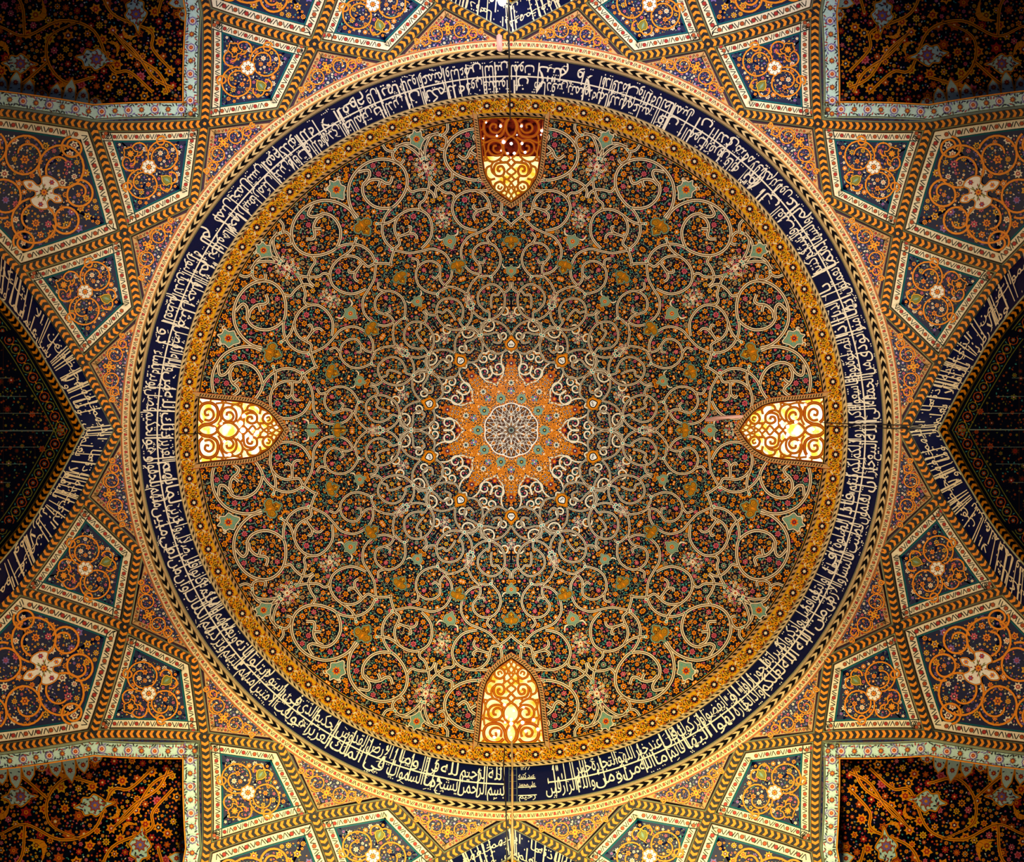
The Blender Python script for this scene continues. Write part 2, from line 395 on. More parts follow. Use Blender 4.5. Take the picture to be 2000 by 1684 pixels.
def blossom(s=1.0):
    I = Ink(); random.seed(3)
    for k in range(3):
        rad = (24, 16, 8)[k] * s
        for j in range((14, 9, 5)[k]):
            a = j * 2 * pi / (14, 9, 5)[k] + k * .3
            petals(I, .75 * rad * cos(a), rad * sin(a), 3.6 * s, 5, ('cream', 'pink', 'cream')[(j + k) % 3], 'deep', .016 + .001 * k, a)
            leaf(I, .6 * rad * cos(a + .2), .85 * rad * sin(a + .2), 6 * s, 2.2 * s, a, 'teal' if j % 2 else 'cream', .0155)
    petals(I, 0, 0, 7 * s, 8, 'cream', 'rust', .022)
    leaf(I, 0, -24 * s, 14 * s, 8 * s, pi / 2, 'sage', .018)
    return I
def small_teal(s=1.0):
    I = Ink(); outline(I, np.array([(0, 15), (4, 10), (11, 8), (11, -4), (5, -9), (0, -16)]) * s, 'sage', 'palegreen', .018, 1.6 * s)
    petals(I, 0, 0, 5.8 * s, 7, 'orange', None, .022); petals(I, 0, 0, 3.6 * s, 6, 'red', 'cream', .024)
    for x in (-1, 1): I.line(spline([(x * 8 * s, 8 * s), (x * 18 * s, 9 * s), (x * 22 * s, 18 * s)], 4), 3 * s, 'cream', .017, taper=.6)
    return I
def heart():
    I = Ink(); outline(I, np.array([(0, -13), (9, -9), (12, 2), (6, 9), (0, 16)]), 'orange', 'orange', .020, 1.0)
    outline(I, np.array([(0, -8), (5, -7), (8, -1), (5, 4), (0, 8)]) * .95, 'white', 'black', .024, .8)
    for x in (-3, 0, 3): leaf(I, x, -1.5, 5.5, 2.6, pi / 2, 'deep', .029)
    return I
def on(fn, r, a, name, label=None, **kw): replicate(name, place(fn, r, a), ALL10, label=label, **kw)
on(teal_cart(1.0), 581, 54, 'cartouche', 'sage green cartouche'); on(teal_cart(.85), 598, 72, 'cartouche', 'sage green cartouche')
on(trilobe(1.08), 490, 54, 'gold_palmette'); on(trilobe(.86), 336, 72, 'gold_palmette'); on(trilobe(.84), 368, 54, 'gold_palmette')
on(blossom(1.0), 541, 72, 'blossom_spray'); on(blossom(.8), 438, 72, 'blossom_spray'); on(blossom(.45), 270, 72, 'blossom_spray'); on(blossom(.42), 222, 54, 'blossom_spray')
on(small_teal(1.0), 388, 72, 'cartouche'); on(small_teal(.8), 311, 54, 'cartouche')
on(heart(), 169, 54, 'white_heart', 'white tulip in an orange diamond')

# fine flower filling, one mirrored half sector shared twenty times
I = Ink(); random.seed(11)
fl = [('orange', 'deep')] * 7 + [('orange', 'cream')] * 3 + [('pink', 'deep'), ('ltan', 'deep'), ('gold', 'deep'), ('sage', 'red'), ('pink', 'red')]
def smp(n):
    r = np.sqrt(rng.random(n) * (612 ** 2 - 95 ** 2) + 95 ** 2); a = 54 + rng.random(n) * 18
    return polar(r, a)
sclf = lambda p: .50 + .50 * min(1.15, hypot(*p) / 480)
def ins(x, y): a = math.degrees(atan2(y, x)); r = hypot(x, y); m = .9 / r * 57; return 54 + m < a < 72 - m and r < 611
scatter(I, smp, ins, [(6.6, 90), (5.2, 160), (3.6, 700), (2.3, 2600), (1.4, 14000)], fl, .003, scale=sclf, leafcols=('teal', 'grey', 'orange', 'sage', 'ltan', 'teal', 'orange', 'sage', 'pink'))
for (r, a, ang, f) in ((600, 60, 2.6, 1), (603, 67.5, .4, -1), (596, 56.5, 1.9, 1), (520, 66, 1.2, 1), (470, 56.6, 1.0, -1), (400, 65, 2, 1)):
    p = polar(r, a); feather(I, p[0], p[1], 20 * sclf(p), ang, 'orange', .009, f)
for _ in range(230):                            # fine stems
    r, a = math.sqrt(random.uniform(150 ** 2, 608 ** 2)), random.uniform(55, 71); p = polar(r, a); k = sclf(p); t = np.linspace(0, 1, 6); a0 = random.random() * 6.3; sw = random.choice((-1, 1)) * random.uniform(1.4, 3.2); rad = random.uniform(5, 9) * k
    Q = np.stack([p[0] + rad * np.cos(a0 + sw * t), p[1] + rad * np.sin(a0 + sw * t)], 1)
    if all(54.2 < math.degrees(atan2(q[1], q[0])) < 71.8 and hypot(*q) < 610 for q in Q): I.line(Q, 1.0 * k + .15, random.choice(('grey', 'sage', 'teal', 'ltan')), .002)
# gold field ringing the medallion: a ten-pointed star
replicate('flower_filling', I, ALL20, kind='stuff', g_clip=9)
I = Ink(); a = np.arange(20) * 18 + 54; 
star = np.vstack([[polar(146, 54 + 36 * k), polar(118, 61 + 36 * k), polar(98, 72 + 36 * k), polar(118, 83 + 36 * k)] for k in range(10)])
I.fan(star, 'orange', .006); I.line(star, 1.2, 'rust', .007, closed=True)
I2 = Ink(); random.seed(5)
def smp2(n): r = np.sqrt(rng.random(n)) * 140; a = 54 + rng.random(n) * 18; return polar(r, a)
def ins2(x, y):
    a = math.degrees(atan2(y, x)) - 54; r = hypot(x, y); return 54 < r < np.interp(a, [0, 7, 18], [140, 114, 95]) and .4 < a < 17.6
scatter(I2, smp2, ins2, [(3.0, 260), (2.0, 1400), (1.15, 3000)], [('deep', 'orange'), ('navy', 'cream'), ('plum', 'cream'), ('rust', 'gold')], .012, gap=.8, leafcols=('deep', 'deep', 'deep', 'navy', 'cream', 'brown', 'black'))
for k in range(10):
    I.merge(I2, lambda P: rot(P, 36 * k)); I.merge(I2, lambda P: rot(mirror(P), 36 * k))
    A = 54 + 36 * k; p = polar(93, A); petals(I, *p, 7, 8, 'cream', None, .016, R_(A)); I.fan(reg(8, 3.6) + p, 'grey', .018); I.fan(reg(6, 1.8) + p, 'deep', .020)
    p = polar(77, A)
    for j in range(4): q = p + reg(4, 4, R_(A))[j]; I.fan(reg(5, 2.6) + q, 'teal' if j % 2 else 'lilac', .016)
    I.fan(reg(5, 1.6) + p, 'white', .019)
    p = polar(131, A); petals(I, *p, 8.5, 7, 'rust', None, .016, R_(A)); petals(I, *p, 5, 7, 'plum', 'cream', .018, R_(A))
    p = polar(65, A + 18); petals(I, *p, 10, 6, 'sage', None, .016, R_(A), .85); I.fan(reg(8, 4) + p, 'deep', .018); I.fan(reg(6, 2) + p, 'gold', .020)
    p = polar(104, A + 18); petals(I, *p, 6, 5, 'red', None, .016, R_(A)); I.fan(reg(5, 3) + p, 'orange', .018)
build('star_field', I, parent=ceiling, label='orange ten-pointed star round the medallion')
# central medallion
I = Ink()
t = np.linspace(0, 360, 241)[:-1]; scal = polar(50 + 3.0 * abs(np.sin(np.radians(t * 5))) + 0 * t, t)
I.fan(scal, 'brown', .022); I.line(scal, 2.2, 'white', .026, closed=True)
for k in range(10):
    A = 18 + 36 * k
    for (r, s, off) in ((43, 4.2, 18), (26, 3.2, 0), (36, 2.4, 0), (47, 2.0, 6), (47, 2.0, -6)):
        p = polar(r, A + off); petals(I, *p, s, 6, 'orange', 'deep', .026, R_(A))
    for (ra, aa, rb, ab) in ((50, 0, 20, 25), (50, 0, 20, -25), (50, 18, 28, -8), (50, 18, 28, 44), (28, 0, 10, 18), (28, 0, 10, -18), (38, 9, 52, 18), (38, -9, 52, -18), (34, 18, 52, 9), (34, 18, 52, 27), (14, 0, 34, 0)):
        I.line([polar(ra, A + aa), polar(rb, A + ab)], .9, 'white', .030)
    for off in (9, 27):
        p = polar(32, A + off); I.line(reg(6, 3.2) + p, .7, 'cream', .030, closed=True)
    leaf(I, *polar(12, A), 9, 3, R_(A), 'ltan', .031); leaf(I, *polar(12, A + 18), 9, 2.4, R_(A + 18), 'white', .032)
I.fan(reg(20, 5.5), 'grey', .034); I.fan(reg(12, 3.2), 'black', .036)
build('medallion', I, parent=ceiling, label='white lattice medallion at the crown of the dome')

# ================================================================== RING BANDS
def ropes(I, r0, r1, n, c, z, lean=.9, arrow=False):
    rm = (r0 + r1) / 2; st = 360 / n
    for k in range(n):
        a = k * st
        if arrow:
            P = [polar(r0, a), polar(r0, a + st * .56), polar(rm, a + st * 1.05), polar(r1, a + st * .56), polar(r1, a), polar(rm, a + st * .44)]
            I.strip([P[0], P[5], P[4]], [P[1], P[2], P[3]], c, z)
        else:
            I.fan([polar(r0, a), polar(r0, a + st * .45), polar(r1, a + st * (.45 + lean * .5)), polar(r1, a + st * lean * .5)], c, z)
# gold flower frieze
trim = shell('trim_1', 611, 650, 6, 720, 'gold', 0.0, label='gold frieze of dark flowers circling the foot of the dome', kind='structure')
I = Ink(); ring(I, 612, 614.5, 'black', .006); ring(I, 614.5, 621.5, 'ltan', .012); ropes(I, 615.5, 620.5, 300, 'black', .018)
build('rope_border', I, parent=trim, label='thin tan rope border')
I = Ink(); random.seed(21)
for k in range(4):
    pass
I2 = Ink()
petals(I2, 0, 0, 8.5, 8, 'rust', None, .008); petals(I2, 0, 0, 7.2, 8, 'deep', None, .011, .4); petals(I2, 0, 0, 3.2, 6, 'cream', None, .014)
I3 = Ink(); random.seed(3)
for _ in range(46): leaf(I3, random.uniform(7, 32), random.uniform(-10, 10), random.uniform(3.5, 7), 1.7, random.random() * 6, random.choice(('deep', 'brown', 'deep', 'brown', 'cream')), .006)
for (x, y, s) in ((13, 5, 3.4), (16, -5, 3.6), (22, 3, 3.2), (10, -8, 2.4), (-10, 8, 2.4), (25, -7, 2.6), (18, 9, 2.4)):
    petals(I3, x, y, s, 6, 'orange' if s > 3 else 'rust', 'deep', .011, x)
for x, y, a in ((8, 9, 1), (14, -1, .4), (20, -3, 2), (24, 8, 2.6), (12, 10, .2), (28, 0, 1.2), (9, -3, 2.2), (19, 6, 1), (-8, -8, .8)):
    leaf(I3, x, y, 6.5, 2.4, a, ('deep', 'brown', 'cream', 'olive')[int(x + y) % 4], .008)
nfl = 84
Fl = [None, None]
for kk, src in ((0, I2), (1, I3)):
    K = Ink(); K.merge(src, lambda P: rot(P, -90) + [0, 0]); K2 = Ink(); K2.merge(src, lambda P: np.stack([635.5 + P[:, 1] * 1.22, P[:, 0] * 1.22], 1)); Fl[kk] = K2
fo = build('frieze_flower', Fl[0], parent=trim)
for k in range(1, nfl): link('frieze_flower', fo.data, trim, k * 360 / nfl)
K = Ink(); 
for k in range(nfl): K.merge(Fl[1], lambda P: rot(P, k * 360 / nfl))
build('frieze_leaves', K, parent=trim, kind='stuff')
# rope moulding over the inscription
I = Ink(); ring(I, 648, 650.5, 'beige', 0, .05); ring(I, 650.5, 657, 'beige', .05, .05); ring(I, 657, 658.5, 'beige', .05, 0); ropes(I, 650.8, 654.6, 330, 'black', .054)
build('trim_2', I, label='narrow cream rope moulding between gold frieze and inscription', kind='structure')

# inscription drum
drum = shell('wall_drum', 655, 731, 4, 720, 'navy', 0.0, label='dark blue inscription band with two tiers of white script round the dome', kind='structure')
FORMS = {}
def reg_forms(s, base, n):
    FORMS[s] = [chr(base + i) for i in range(n)]
for s, b, n in (('\u0621',0xFE80,1),('\u0622',0xFE81,2),('\u0623',0xFE83,2),('\u0624',0xFE85,2),('\u0625',0xFE87,2),('\u0626',0xFE89,4),('\u0627',0xFE8D,2),('\u0628',0xFE8F,4),('\u0629',0xFE93,2),
 ('\u062a',0xFE95,4),('\u062b',0xFE99,4),('\u062c',0xFE9D,4),('\u062d',0xFEA1,4),('\u062e',0xFEA5,4),('\u062f',0xFEA9,2),('\u0630',0xFEAB,2),('\u0631',0xFEAD,2),('\u0632',0xFEAF,2),
 ('\u0633',0xFEB1,4),('\u0634',0xFEB5,4),('\u0635',0xFEB9,4),('\u0636',0xFEBD,4),('\u0637',0xFEC1,4),('\u0638',0xFEC5,4),('\u0639',0xFEC9,4),('\u063a',0xFECD,4),('\u0641',0xFED1,4),
 ('\u0642',0xFED5,4),('\u0643',0xFED9,4),('\u0644',0xFEDD,4),('\u0645',0xFEE1,4),('\u0646',0xFEE5,4),('\u0647',0xFEE9,4),('\u0648',0xFEED,2),('\u0649',0xFEEF,2),('\u064a',0xFEF1,4)): reg_forms(s, b, n)
LA = {'\u0622': 0xFEF5, '\u0623': 0xFEF7, '\u0625': 0xFEF9, '\u0627': 0xFEFB}
def shape(w):
    out = []; i = 0; joined = False
    while i < len(w):
        c = w[i]
        if c not in FORMS: out.append(c); joined = False; i += 1; continue
        if c == '\u0644' and i + 1 < len(w) and w[i + 1] in LA:
            out.append(chr(LA[w[i + 1]] + (1 if joined else 0))); joined = False; i += 2; continue
        f = FORMS[c]; nxt = i + 1 < len(w) and w[i + 1] in FORMS and w[i + 1] != '\u0621'
        dual = len(f) == 4
        if dual and nxt: out.append(f[3] if joined else f[2]); joined = True
        else: out.append(f[1] if joined and len(f) > 1 else f[0]); joined = False
        i += 1
    return ''.join(reversed(out))
TEXT = ('بسم الله الرحمن الرحيم يسبح لله ما في السموات وما في الارض الملك القدوس العزيز الحكيم هو الذي بعث في الاميين رسولا منهم يتلو عليهم اياته ويزكيهم ويعلمهم الكتاب والحكمة وان كانوا من قبل لفي ضلال مبين '
 'واخرين منهم لما يلحقوا بهم وهو العزيز الحكيم ذلك فضل الله يؤتيه من يشاء والله ذو الفضل العظيم مثل الذين حملوا التورية ثم لم يحملوها كمثل الحمار يحمل اسفارا بئس مثل القوم الذين كذبوا بايات الله والله لا يهدي القوم الظالمين '
 'قل يا ايها الذين هادوا ان زعمتم انكم اولياء لله من دون الناس فتمنوا الموت ان كنتم صادقين ولا يتمنونه ابدا بما قدمت ايديهم والله عليم بالظالمين قل ان الموت الذي تفرون منه فانه ملاقيكم ثم تردون الى عالم الغيب والشهادة فينبئكم بما كنتم تعملون '
 'يا ايها الذين امنوا اذا نودي للصلوة من يوم الجمعة فاسعوا الى ذكر الله وذروا البيع ذلكم خير لكم ان كنتم تعلمون فاذا قضيت الصلوة فانتشروا في الارض وابتغوا من فضل الله واذكروا الله كثيرا لعلكم تفلحون '
 'واذا راوا تجارة او لهوا انفضوا اليها وتركوك قائما قل ما عند الله خير من اللهو ومن التجارة والله خير الرازقين').split()
_cache = {}
def word_mesh(w, raw=False):
    if w in _cache: return _cache[w]
    cu = bpy.data.curves.new('script', 'FONT'); cu.body = w if raw else shape(w); cu.resolution_u = 2; cu.offset = .004
    o = bpy.data.objects.new('script', cu); COL.objects.link(o)
    dg = bpy.context.evaluated_depsgraph_get(); dg.update(); me = o.evaluated_get(dg).to_mesh()
    me.calc_loop_triangles()
    V = np.zeros(len(me.vertices) * 3); me.vertices.foreach_get('co', V); V = V.reshape(-1, 3)[:, :2]
    F = np.zeros(len(me.loop_triangles) * 3, int); me.loop_triangles.foreach_get('vertices', F); F = F.reshape(-1, 3)
    o.evaluated_get(dg).to_mesh_clear(); bpy.data.objects.remove(o); bpy.data.curves.remove(cu)
    V = V - [V[:, 0].min(), 0]
    _cache[w] = (V, F); return V, F
def stretch(y, k, y0=.34): return np.where(y > y0, y0 + (y - y0) * k, y)
random.seed(4)
sc_ = 31.0
avail = 360 - 6.5
# pair words: each column holds a lower (outer) word and an upper (inner) word
cols = [TEXT[i:i + 2] for i in range(0, len(TEXT), 2)]
wid = [max(word_mesh(w)[0][:, 0].max() * sc_ / (711 if i == 0 else 683) for i, w in enumerate(c)) for c in cols]
tot = sum(wid); fac = R_(avail) / (tot + .0 * len(cols)) 
ang = R_(-90 - 1.0)
for c, wd_ in zip(cols, wid):
    span = wd_ * fac
    for i, w in enumerate(c):
        V, F = word_mesh(w); rb = 714 if i == 0 else 684
        sy = sc_ * 1.24
        X = V[:, 0] / V[:, 0].max() * min(span * .97, V[:, 0].max() * sc_ * 1.15 / rb)
        Y = stretch(V[:, 1], (2.9 if random.random() < .5 else 1.1) if i == 0 else .9) * sy
        Y = np.clip(Y * np.where(Y < 0, .8, 1), -11, rb - 657.5)
        a = ang - span + X + (span * .97 - X.max()) * .5
        P = np.stack([(rb - Y) * np.cos(a), (rb - Y) * np.sin(a)], 1)
        J = Ink(); J.add(np.column_stack([P, np.full(len(P), .012 + .004 * i)]), F, 'white')
        build('script_word', J, parent=drum)
    ang -= span
# tall shafts, the long middle stroke, dots and vowel marks
I = Ink(); ring(I, 690.2, 693.0, 'white', .022, a0=-90 + 6, a1=-90 + 359)
build('middle_line', I, parent=drum, label='white line between the two tiers of script')
I = Ink()
for k in range(96):
    a = -90 + 7.5 + k * 351.0 / 96 + random.uniform(-.5, .5); r0 = random.choice((720, 716, 712)); r1 = random.choice((660, 660, 664, 688)); sl = random.uniform(-.15, .15)
    P0, P1 = polar(r0, a), polar(r1, a + sl); I.line([P0, P1], 2.3, 'white', .024)
    if r1 < 670:
        d = (P1 - P0) / np.hypot(*(P1 - P0)); n = np.array([-d[1], d[0]])
        I.fan([P1 - n * 1.1 + d, P1 + n * 1.2, P1 - d * 9 + n * 3.2, P1 - d * 8], 'white', .024)
for k in range(520):
    a = -90 + 6.5 + random.random() * 352; r = random.choice((662, 667, 686, 696, 699, 722, 719, 674))
    p = polar(r, a)
    if k % 3: I.fan(reg(6, 1.25) + p, 'white', .02); I.fan(reg(6, 1.25) + polar(r, a + .34), 'white', .02)
    else: I.line([p, polar(r - 3, a + random.choice((-.6, .5)))], 1.1, 'white', .02)
build('vowel_marks', I, parent=drum, kind='stuff', label='white dots, dashes and shafts among the words')
# the signature panel with the year
I = Ink()
def seal(txt, a_left, width, rb, hh, raw=False, c='white'):
    V, F = word_mesh(txt, raw); X = V[:, 0] / V[:, 0].max() * R_(width); Y = V[:, 1] * hh
    a = R_(a_left) + X; P = np.stack([(rb - Y) * np.cos(a), (rb - Y) * np.sin(a)], 1); I.add(np.column_stack([P, np.full(len(P), .02)]), F, c)
seal('١٢٨٨', -88.4, 1.7, 664, 9, True)
for r in (681, 697, 713): ring(I, r, r + 1.8, 'white', .016, n=12, a0=-88.9, a1=-86.0)
seal('كتبه', -88.8, 1.3, 680, 15); seal('عبد', -87.3, 1.2, 680, 13); seal('محمد', -88.8, 1.5, 696, 12); seal('علي', -87.2, 1.1, 696, 12); seal('رحيم', -88.8, 2.6, 720, 15)
build('signature_panel', I, parent=drum, label='small crowded script panel with a date in numerals')
I = Ink()
for a in (-90.35, -89.1): I.line([polar(656, a), polar(726, a)], .7, 'grey', .016)
for r in (662, 674, 686, 700, 713): I.line([polar(r, -90.35), polar(r, -89.1)], .5, 'grey', .016)
build('tile_strip', I, parent=drum)

# cornice below the inscription: moulding with arrow band, then the narrow bordered fillet
I = Ink(); ring(I, 725.5, 728, 'palegreen', 0, .07); ring(I, 728, 733, 'beige', .07, .09); ring(I, 733, 744, 'beige', .09, .09); ring(I, 744, 746.5, 'beige', .09, .02)
cor = build('trim_3', I, label='cream cornice with black arrowheads below the inscription band', kind='structure')
I = Ink(); ropes(I, 733.6, 743, 236, 'black', .094, arrow=True); ring(I, 732.6, 733.4, 'brown', .092); ring(I, 743.4, 744.2, 'brown', .092)
build('arrowheads', I, parent=cor, kind='stuff')
def zozo(I, P, w, z, period=21, inward=0, base='cream', dot='red', start=0, end=0):
    """red rosettes and black slashes along a border"""
    Q, T, st = walk(P, period, start, end)
    k = w / 15.0
    for i, (q, t) in enumerate(zip(Q, T)):
        n = np.array([-t[1], t[0]])
        a = math.atan2(t[1], t[0])
        I.fan(reg(6, 4.5 * k, a) + q, 'brown', z); I.fan(reg(6, 3.3 * k, a) + q, dot if i % 2 else 'rust', z + .003)
        c = q + t * st * .5
        for (dx, s) in ((-4.6, 1), (-.8, 1), (3.4, -1)) if i % 2 else ((-4.2, -1), (0, 1), (4.4, 1)):
            m = c + t * dx * k * st / 21; I.line([m - n * 4.6 * k - t * s * 2 * k, m + n * 4.6 * k + t * s * 2 * k], 1.5 * k, 'black', z)
I = Ink(); ring(I, 746, 762, 'beige', .03, .03); ring(I, 746, 747, 'orange', .034); ring(I, 760, 762, 'rust', .034); ring(I, 762, 764, 'beige', .03, 0)
fil = build('trim_4', I, label='thin tan fillet of red dots and black slashes round the cornice', kind='structure')
I = Ink(); P = polar(np.full(721, 753.5), np.linspace(0, 360, 721)); zozo(I, P, 12.5, .034, 17)
build('fillet_pattern', I, parent=fil, kind='stuff')

# ================================================================== NET VAULT
def bez(P, Q, bow, n=12):
    P = np.asarray(P, float); Q = np.asarray(Q, float); d = Q - P; nn = np.array([-d[1], d[0]]) / hypot(*d)
    t = np.linspace(0, 1, n + 1)[:, None]; return P + d * t + nn * bow * 4 * t * (1 - t)
T_ = lambda a: polar(766, a); N_ = lambda a: polar(847, a); O_ = lambda a: polar(1011, a)
X27 = polar(1404, 27)
def inset(loop, d):
    A = np.sum(loop[:, 0] * np.roll(loop[:, 1], -1) - loop[:, 1] * np.roll(loop[:, 0], -1))
    return loop + normals(loop, True) * (d if A > 0 else -d)
def vault_drop(P):
    a = np.degrees(np.arctan2(P[:, 1], P[:, 0])) % 90; r = np.hypot(P[:, 0], P[:, 1])
    f = np.minimum(a, 90 - a)                       # 0..45 from the axis
    rs = np.interp(f, [27, 31.5, 36, 45], [1404, 1170, 1011, 847])      # squinch boundary
    ra = np.interp(f, [0, 9, 18, 27], [766, 847, 1011, 1404])
    return ((f > 27) & (r > rs + 6)) | ((f <= 27) & (r > ra + 8))
vault = shell('ceiling', 745, 1420, 90, 720, 'plum', -.07, drop=vault_drop, kind='structure',
              label='net vault of starlike ribs and framed floral panels around the drum')

def rib(I, P, n=0):
    """raised rib: green flanks, black edge lines, orange and black arrowheads"""
    N = normals(P); pr = [(-11, -.02, 'palegreen'), (-8, .05, 'black'), (-7, .055, 'orange'), (7, .055, 'black'), (8, .05, 'palegreen'), (11, -.02, None)]
    for (o, z, c), (o2, z2, _) in zip(pr[:-1], pr[1:]): I.strip(P + N * o, P + N * o2, c, z, z2)
    Q, T, st = walk(P, 13.0)
    for q, t in zip(Q, T):
        m = np.array([-t[1], t[0]])
        I.strip([q - m * 6.8 - t * 5.2, q - t * 1.2, q + m * 6.8 - t * 5.2], [q - m * 6.8 + t * 1.6, q + t * 5.6, q + m * 6.8 + t * 1.6], 'black', .062)
def rib_obj(P, surf=S_main, parent=None, name='rib'): 
    I = Ink(); rib(I, P); return build(name, I, surf, parent=parent)
KITES = [18 * k for k in range(20) if (18 * k) % 90 != 0]
r1 = rib_obj(bez(T_(0), N_(9), 0), parent=vault); r2 = rib_obj(bez(T_(0), N_(-9), 0), parent=vault)
r3 = rib_obj(bez(N_(9), O_(0), -3), parent=vault); r4 = rib_obj(bez(N_(-9), O_(0), 3), parent=vault)
for o in (r1, r2, r3, r4): o.rotation_euler.z = R_(-KITES[0])
for a in KITES[1:]:
    for o in (r1, r2, r3, r4): link('rib', o.data, vault, a)
for k in range(4):                              # ribs of the four side arches
    link('rib', r1.data, vault, 90 * k); link('rib', r2.data, vault, 90 * k)
e1 = bez(O_(36), X27, 9, 20); e2 = bez(O_(18), X27, -6, 20)
s = None
for k in range(4):
    for m in (0, 1):
        for e in (e1, e2):
            P = e if not m else mirror(e, 45.0)
            rib_obj(rot(P, 90 * k), parent=vault)
# knots where ribs cross
I = Ink(); petals(I, 847, 0, 10, 4, 'black', 'orange', .068, pi / 4, .5); kn = build('rib_knot', I, parent=vault, deg=9)
for k in range(1, 20): link('rib_knot', kn.data, vault, 9 + 18 * k)

def frame_border(I, loop, sides, d0, d1, base='cream', z=.0, teal=True, per=21, w=15):
    a, b = inset(loop, d0), inset(loop, d1); I.strip(a, b, base, z + .004, closed=True)
    I.strip(inset(loop, d0 - .2), inset(loop, d0 + 1.0), 'brown', z + .008, closed=True); I.strip(inset(loop, d1 - 1), inset(loop, d1), 'black', z + .008, closed=True)
    if teal: I.strip(inset(loop, d1 + .2), inset(loop, d1 + 2.8), 'turq', z + .006, z + .0, closed=True)
    m = inset(loop, (d0 + d1) / 2)
    for (i, j) in sides: zozo(I, m[i:j + 1], w, z + .010, per, start=4, end=4)
def kite_loop(a=0): 
    n = 12; L = [bez(T_(a), N_(a + 9), 0)[:-1], bez(N_(a + 9), O_(a), -3)[:-1], bez(O_(a), N_(a - 9), -3)[:-1], bez(N_(a - 9), T_(a), 0)[:-1]]
    return np.vstack(L), [(0, 12), (12, 24), (24, 36), (36, 47)]
def pin(loop):
    lp = np.asarray(loop); 
    def f(x, y):
        x0, y0 = lp[:, 0], lp[:, 1]; x1, y1 = np.roll(x0, -1), np.roll(y0, -1)
        c = (y0 > y) != (y1 > y); return bool(np.sum(c & (x < (x1 - x0) * (y - y0) / (y1 - y0 + 1e-12) + x0)) % 2)
    return f
def field(I, loop, c, z=.0):
    ctr = loop.mean(0); prev = loop
    for f in (.75, .5, .25):
        nx = ctr + (loop - ctr) * f; I.strip(prev, nx, c, z, closed=True); prev = nx
    I.fan(prev, c, z)
def quatrefoil(I, x, y, s, z, fill='white', edge='orange', deg=0, cross=False):
    J = Ink()
    if cross: half = [(0, 25), (5, 18), (4, 11), (9, 9), (15, 13), (20, 6), (20, -5), (15, -11), (9, -8), (4, -11), (6, -20), (0, -29)]
    else: half = [(0, 13), (4, 11), (9, 10), (10, 5), (13, 0), (10, -5), (9, -10), (4, -11), (0, -13)]
    outline(J, np.array(half) * s, fill, edge, z, 1.8, k=4)
    petals(J, 0, 0, 6.2 * s, 8, 'brown', None, z + .006); petals(J, 0, 0, 4.6 * s, 8, 'orange', 'red', z + .008, .3)
    for k in range(8): 
        a = k * pi / 4 + .4; leaf(J, 9 * s * cos(a), 9 * s * sin(a), 4 * s, 2 * s, a, 'red' if k % 2 else 'olive', z + .006)
    if cross:
        for (px, py) in ((0, 17), (0, -19), (15, 3), (-15, 3)): petals(J, px * s, py * s, 3.8 * s, 6, 'red' if px else 'orange', 'lilac', z + .007)
        for a in range(4): leaf(J, 9 * s * cos(a * pi / 2 + pi / 4), 6 * s * sin(a * pi / 2 + pi / 4), 9 * s, 2.4 * s, a * pi / 2 + pi / 4, 'olive', z + .006)
    I.merge(J, lambda P: rot(P, deg) + [x, y])
flk = [('orange', 'deep'), ('orange', 'red'), ('gold', 'deep'), ('gold', 'rust'), ('cream', 'orange'), ('cream', 'red'), ('pink', 'plum'), ('orange', 'cream'), ('lilac', 'red')]
LK = ('grey', 'lilac', 'cream', 'orange', 'pink', 'olive', 'teal', 'gold')
def vines(I, circles, z, w=2.2, c='orange'):
    for (x, y, r, a0, sg, turns) in circles:
        t = np.linspace(0, 1, 34); rr = r * np.where(t < .5, 1, 1 - (t - .5) * 1.25); a = a0 + sg * t * turns * 2 * pi
        P = np.stack([x + rr * np.cos(a), y + rr * np.sin(a)], 1); I.line(P, w + 1, 'black', z - .001); I.line(P, w, c, z + .001, taper=.3)
        for q in P[3::6]: leaf(I, q[0], q[1], 6, 3, random.random() * 6, c, z + .002)
def instance(name, parts, angles, parent, label):
    """a panel mesh with child meshes, turned to every angle"""
    first = None
    for a in angles:
        if first is None:
            root = build(name, parts[0][1], parts[0][2], parent=parent, deg=a, label=label); first = [root]
            for nm, ink, sf, *kd in parts[1:]: first.append(build(nm, ink, sf, parent=root, kind=kd[0] if kd else None))
        else:
            root = link(name, first[0].data, parent, a, label)
            for (nm, *_), f in zip(parts[1:], first[1:]): link(nm, f.data, root, 0, None, None, f.get('kind'))
# kite panels (axis = +x)
random.seed(31)
loop, sides = kite_loop(0); B = Ink(); frame_border(B, loop, sides, 12, 28)
Fd = Ink(); fl_ = inset(loop, 28.5); field(Fd, fl_, 'navy', .0)
V_ = Ink(); C_ = (875.0, 0.0)
circ = []
for sg in (-1, 1):
    circ += [(C_[0] - 9, sg * 34, 29, -sg * 1.2, sg, 1.55), (C_[0] + 34, sg * 15, 15, -sg * .5 + pi, -sg, 1.0), (C_[0] - 48, sg * 9, 11, sg * .5, sg, 1.0), (C_[0] + 10, sg * 56, 9, sg * 2, -sg, 1.1)]
random.seed(2); vines(V_, circ, .020, 2.8)
spots = [(C_[0], 0, 15), (C_[0] + 44, 0, 10), (C_[0] - 42, 0, 9)]
F2 = Ink(); inner = inset(loop, 35); ip = pin(inner)
sm = lambda n: np.stack([rng.uniform(770, 1010, n), rng.uniform(-135, 135, n)], 1)
scatter(F2, sm, ip, [(5.4, 300), (3.8, 420), (2.4, 900), (1.5, 3000)], flk, .012, spots=spots, leafcols=LK)
Q1 = Ink(); quatrefoil(Q1, C_[0], 0, 1.15, .030, deg=90)
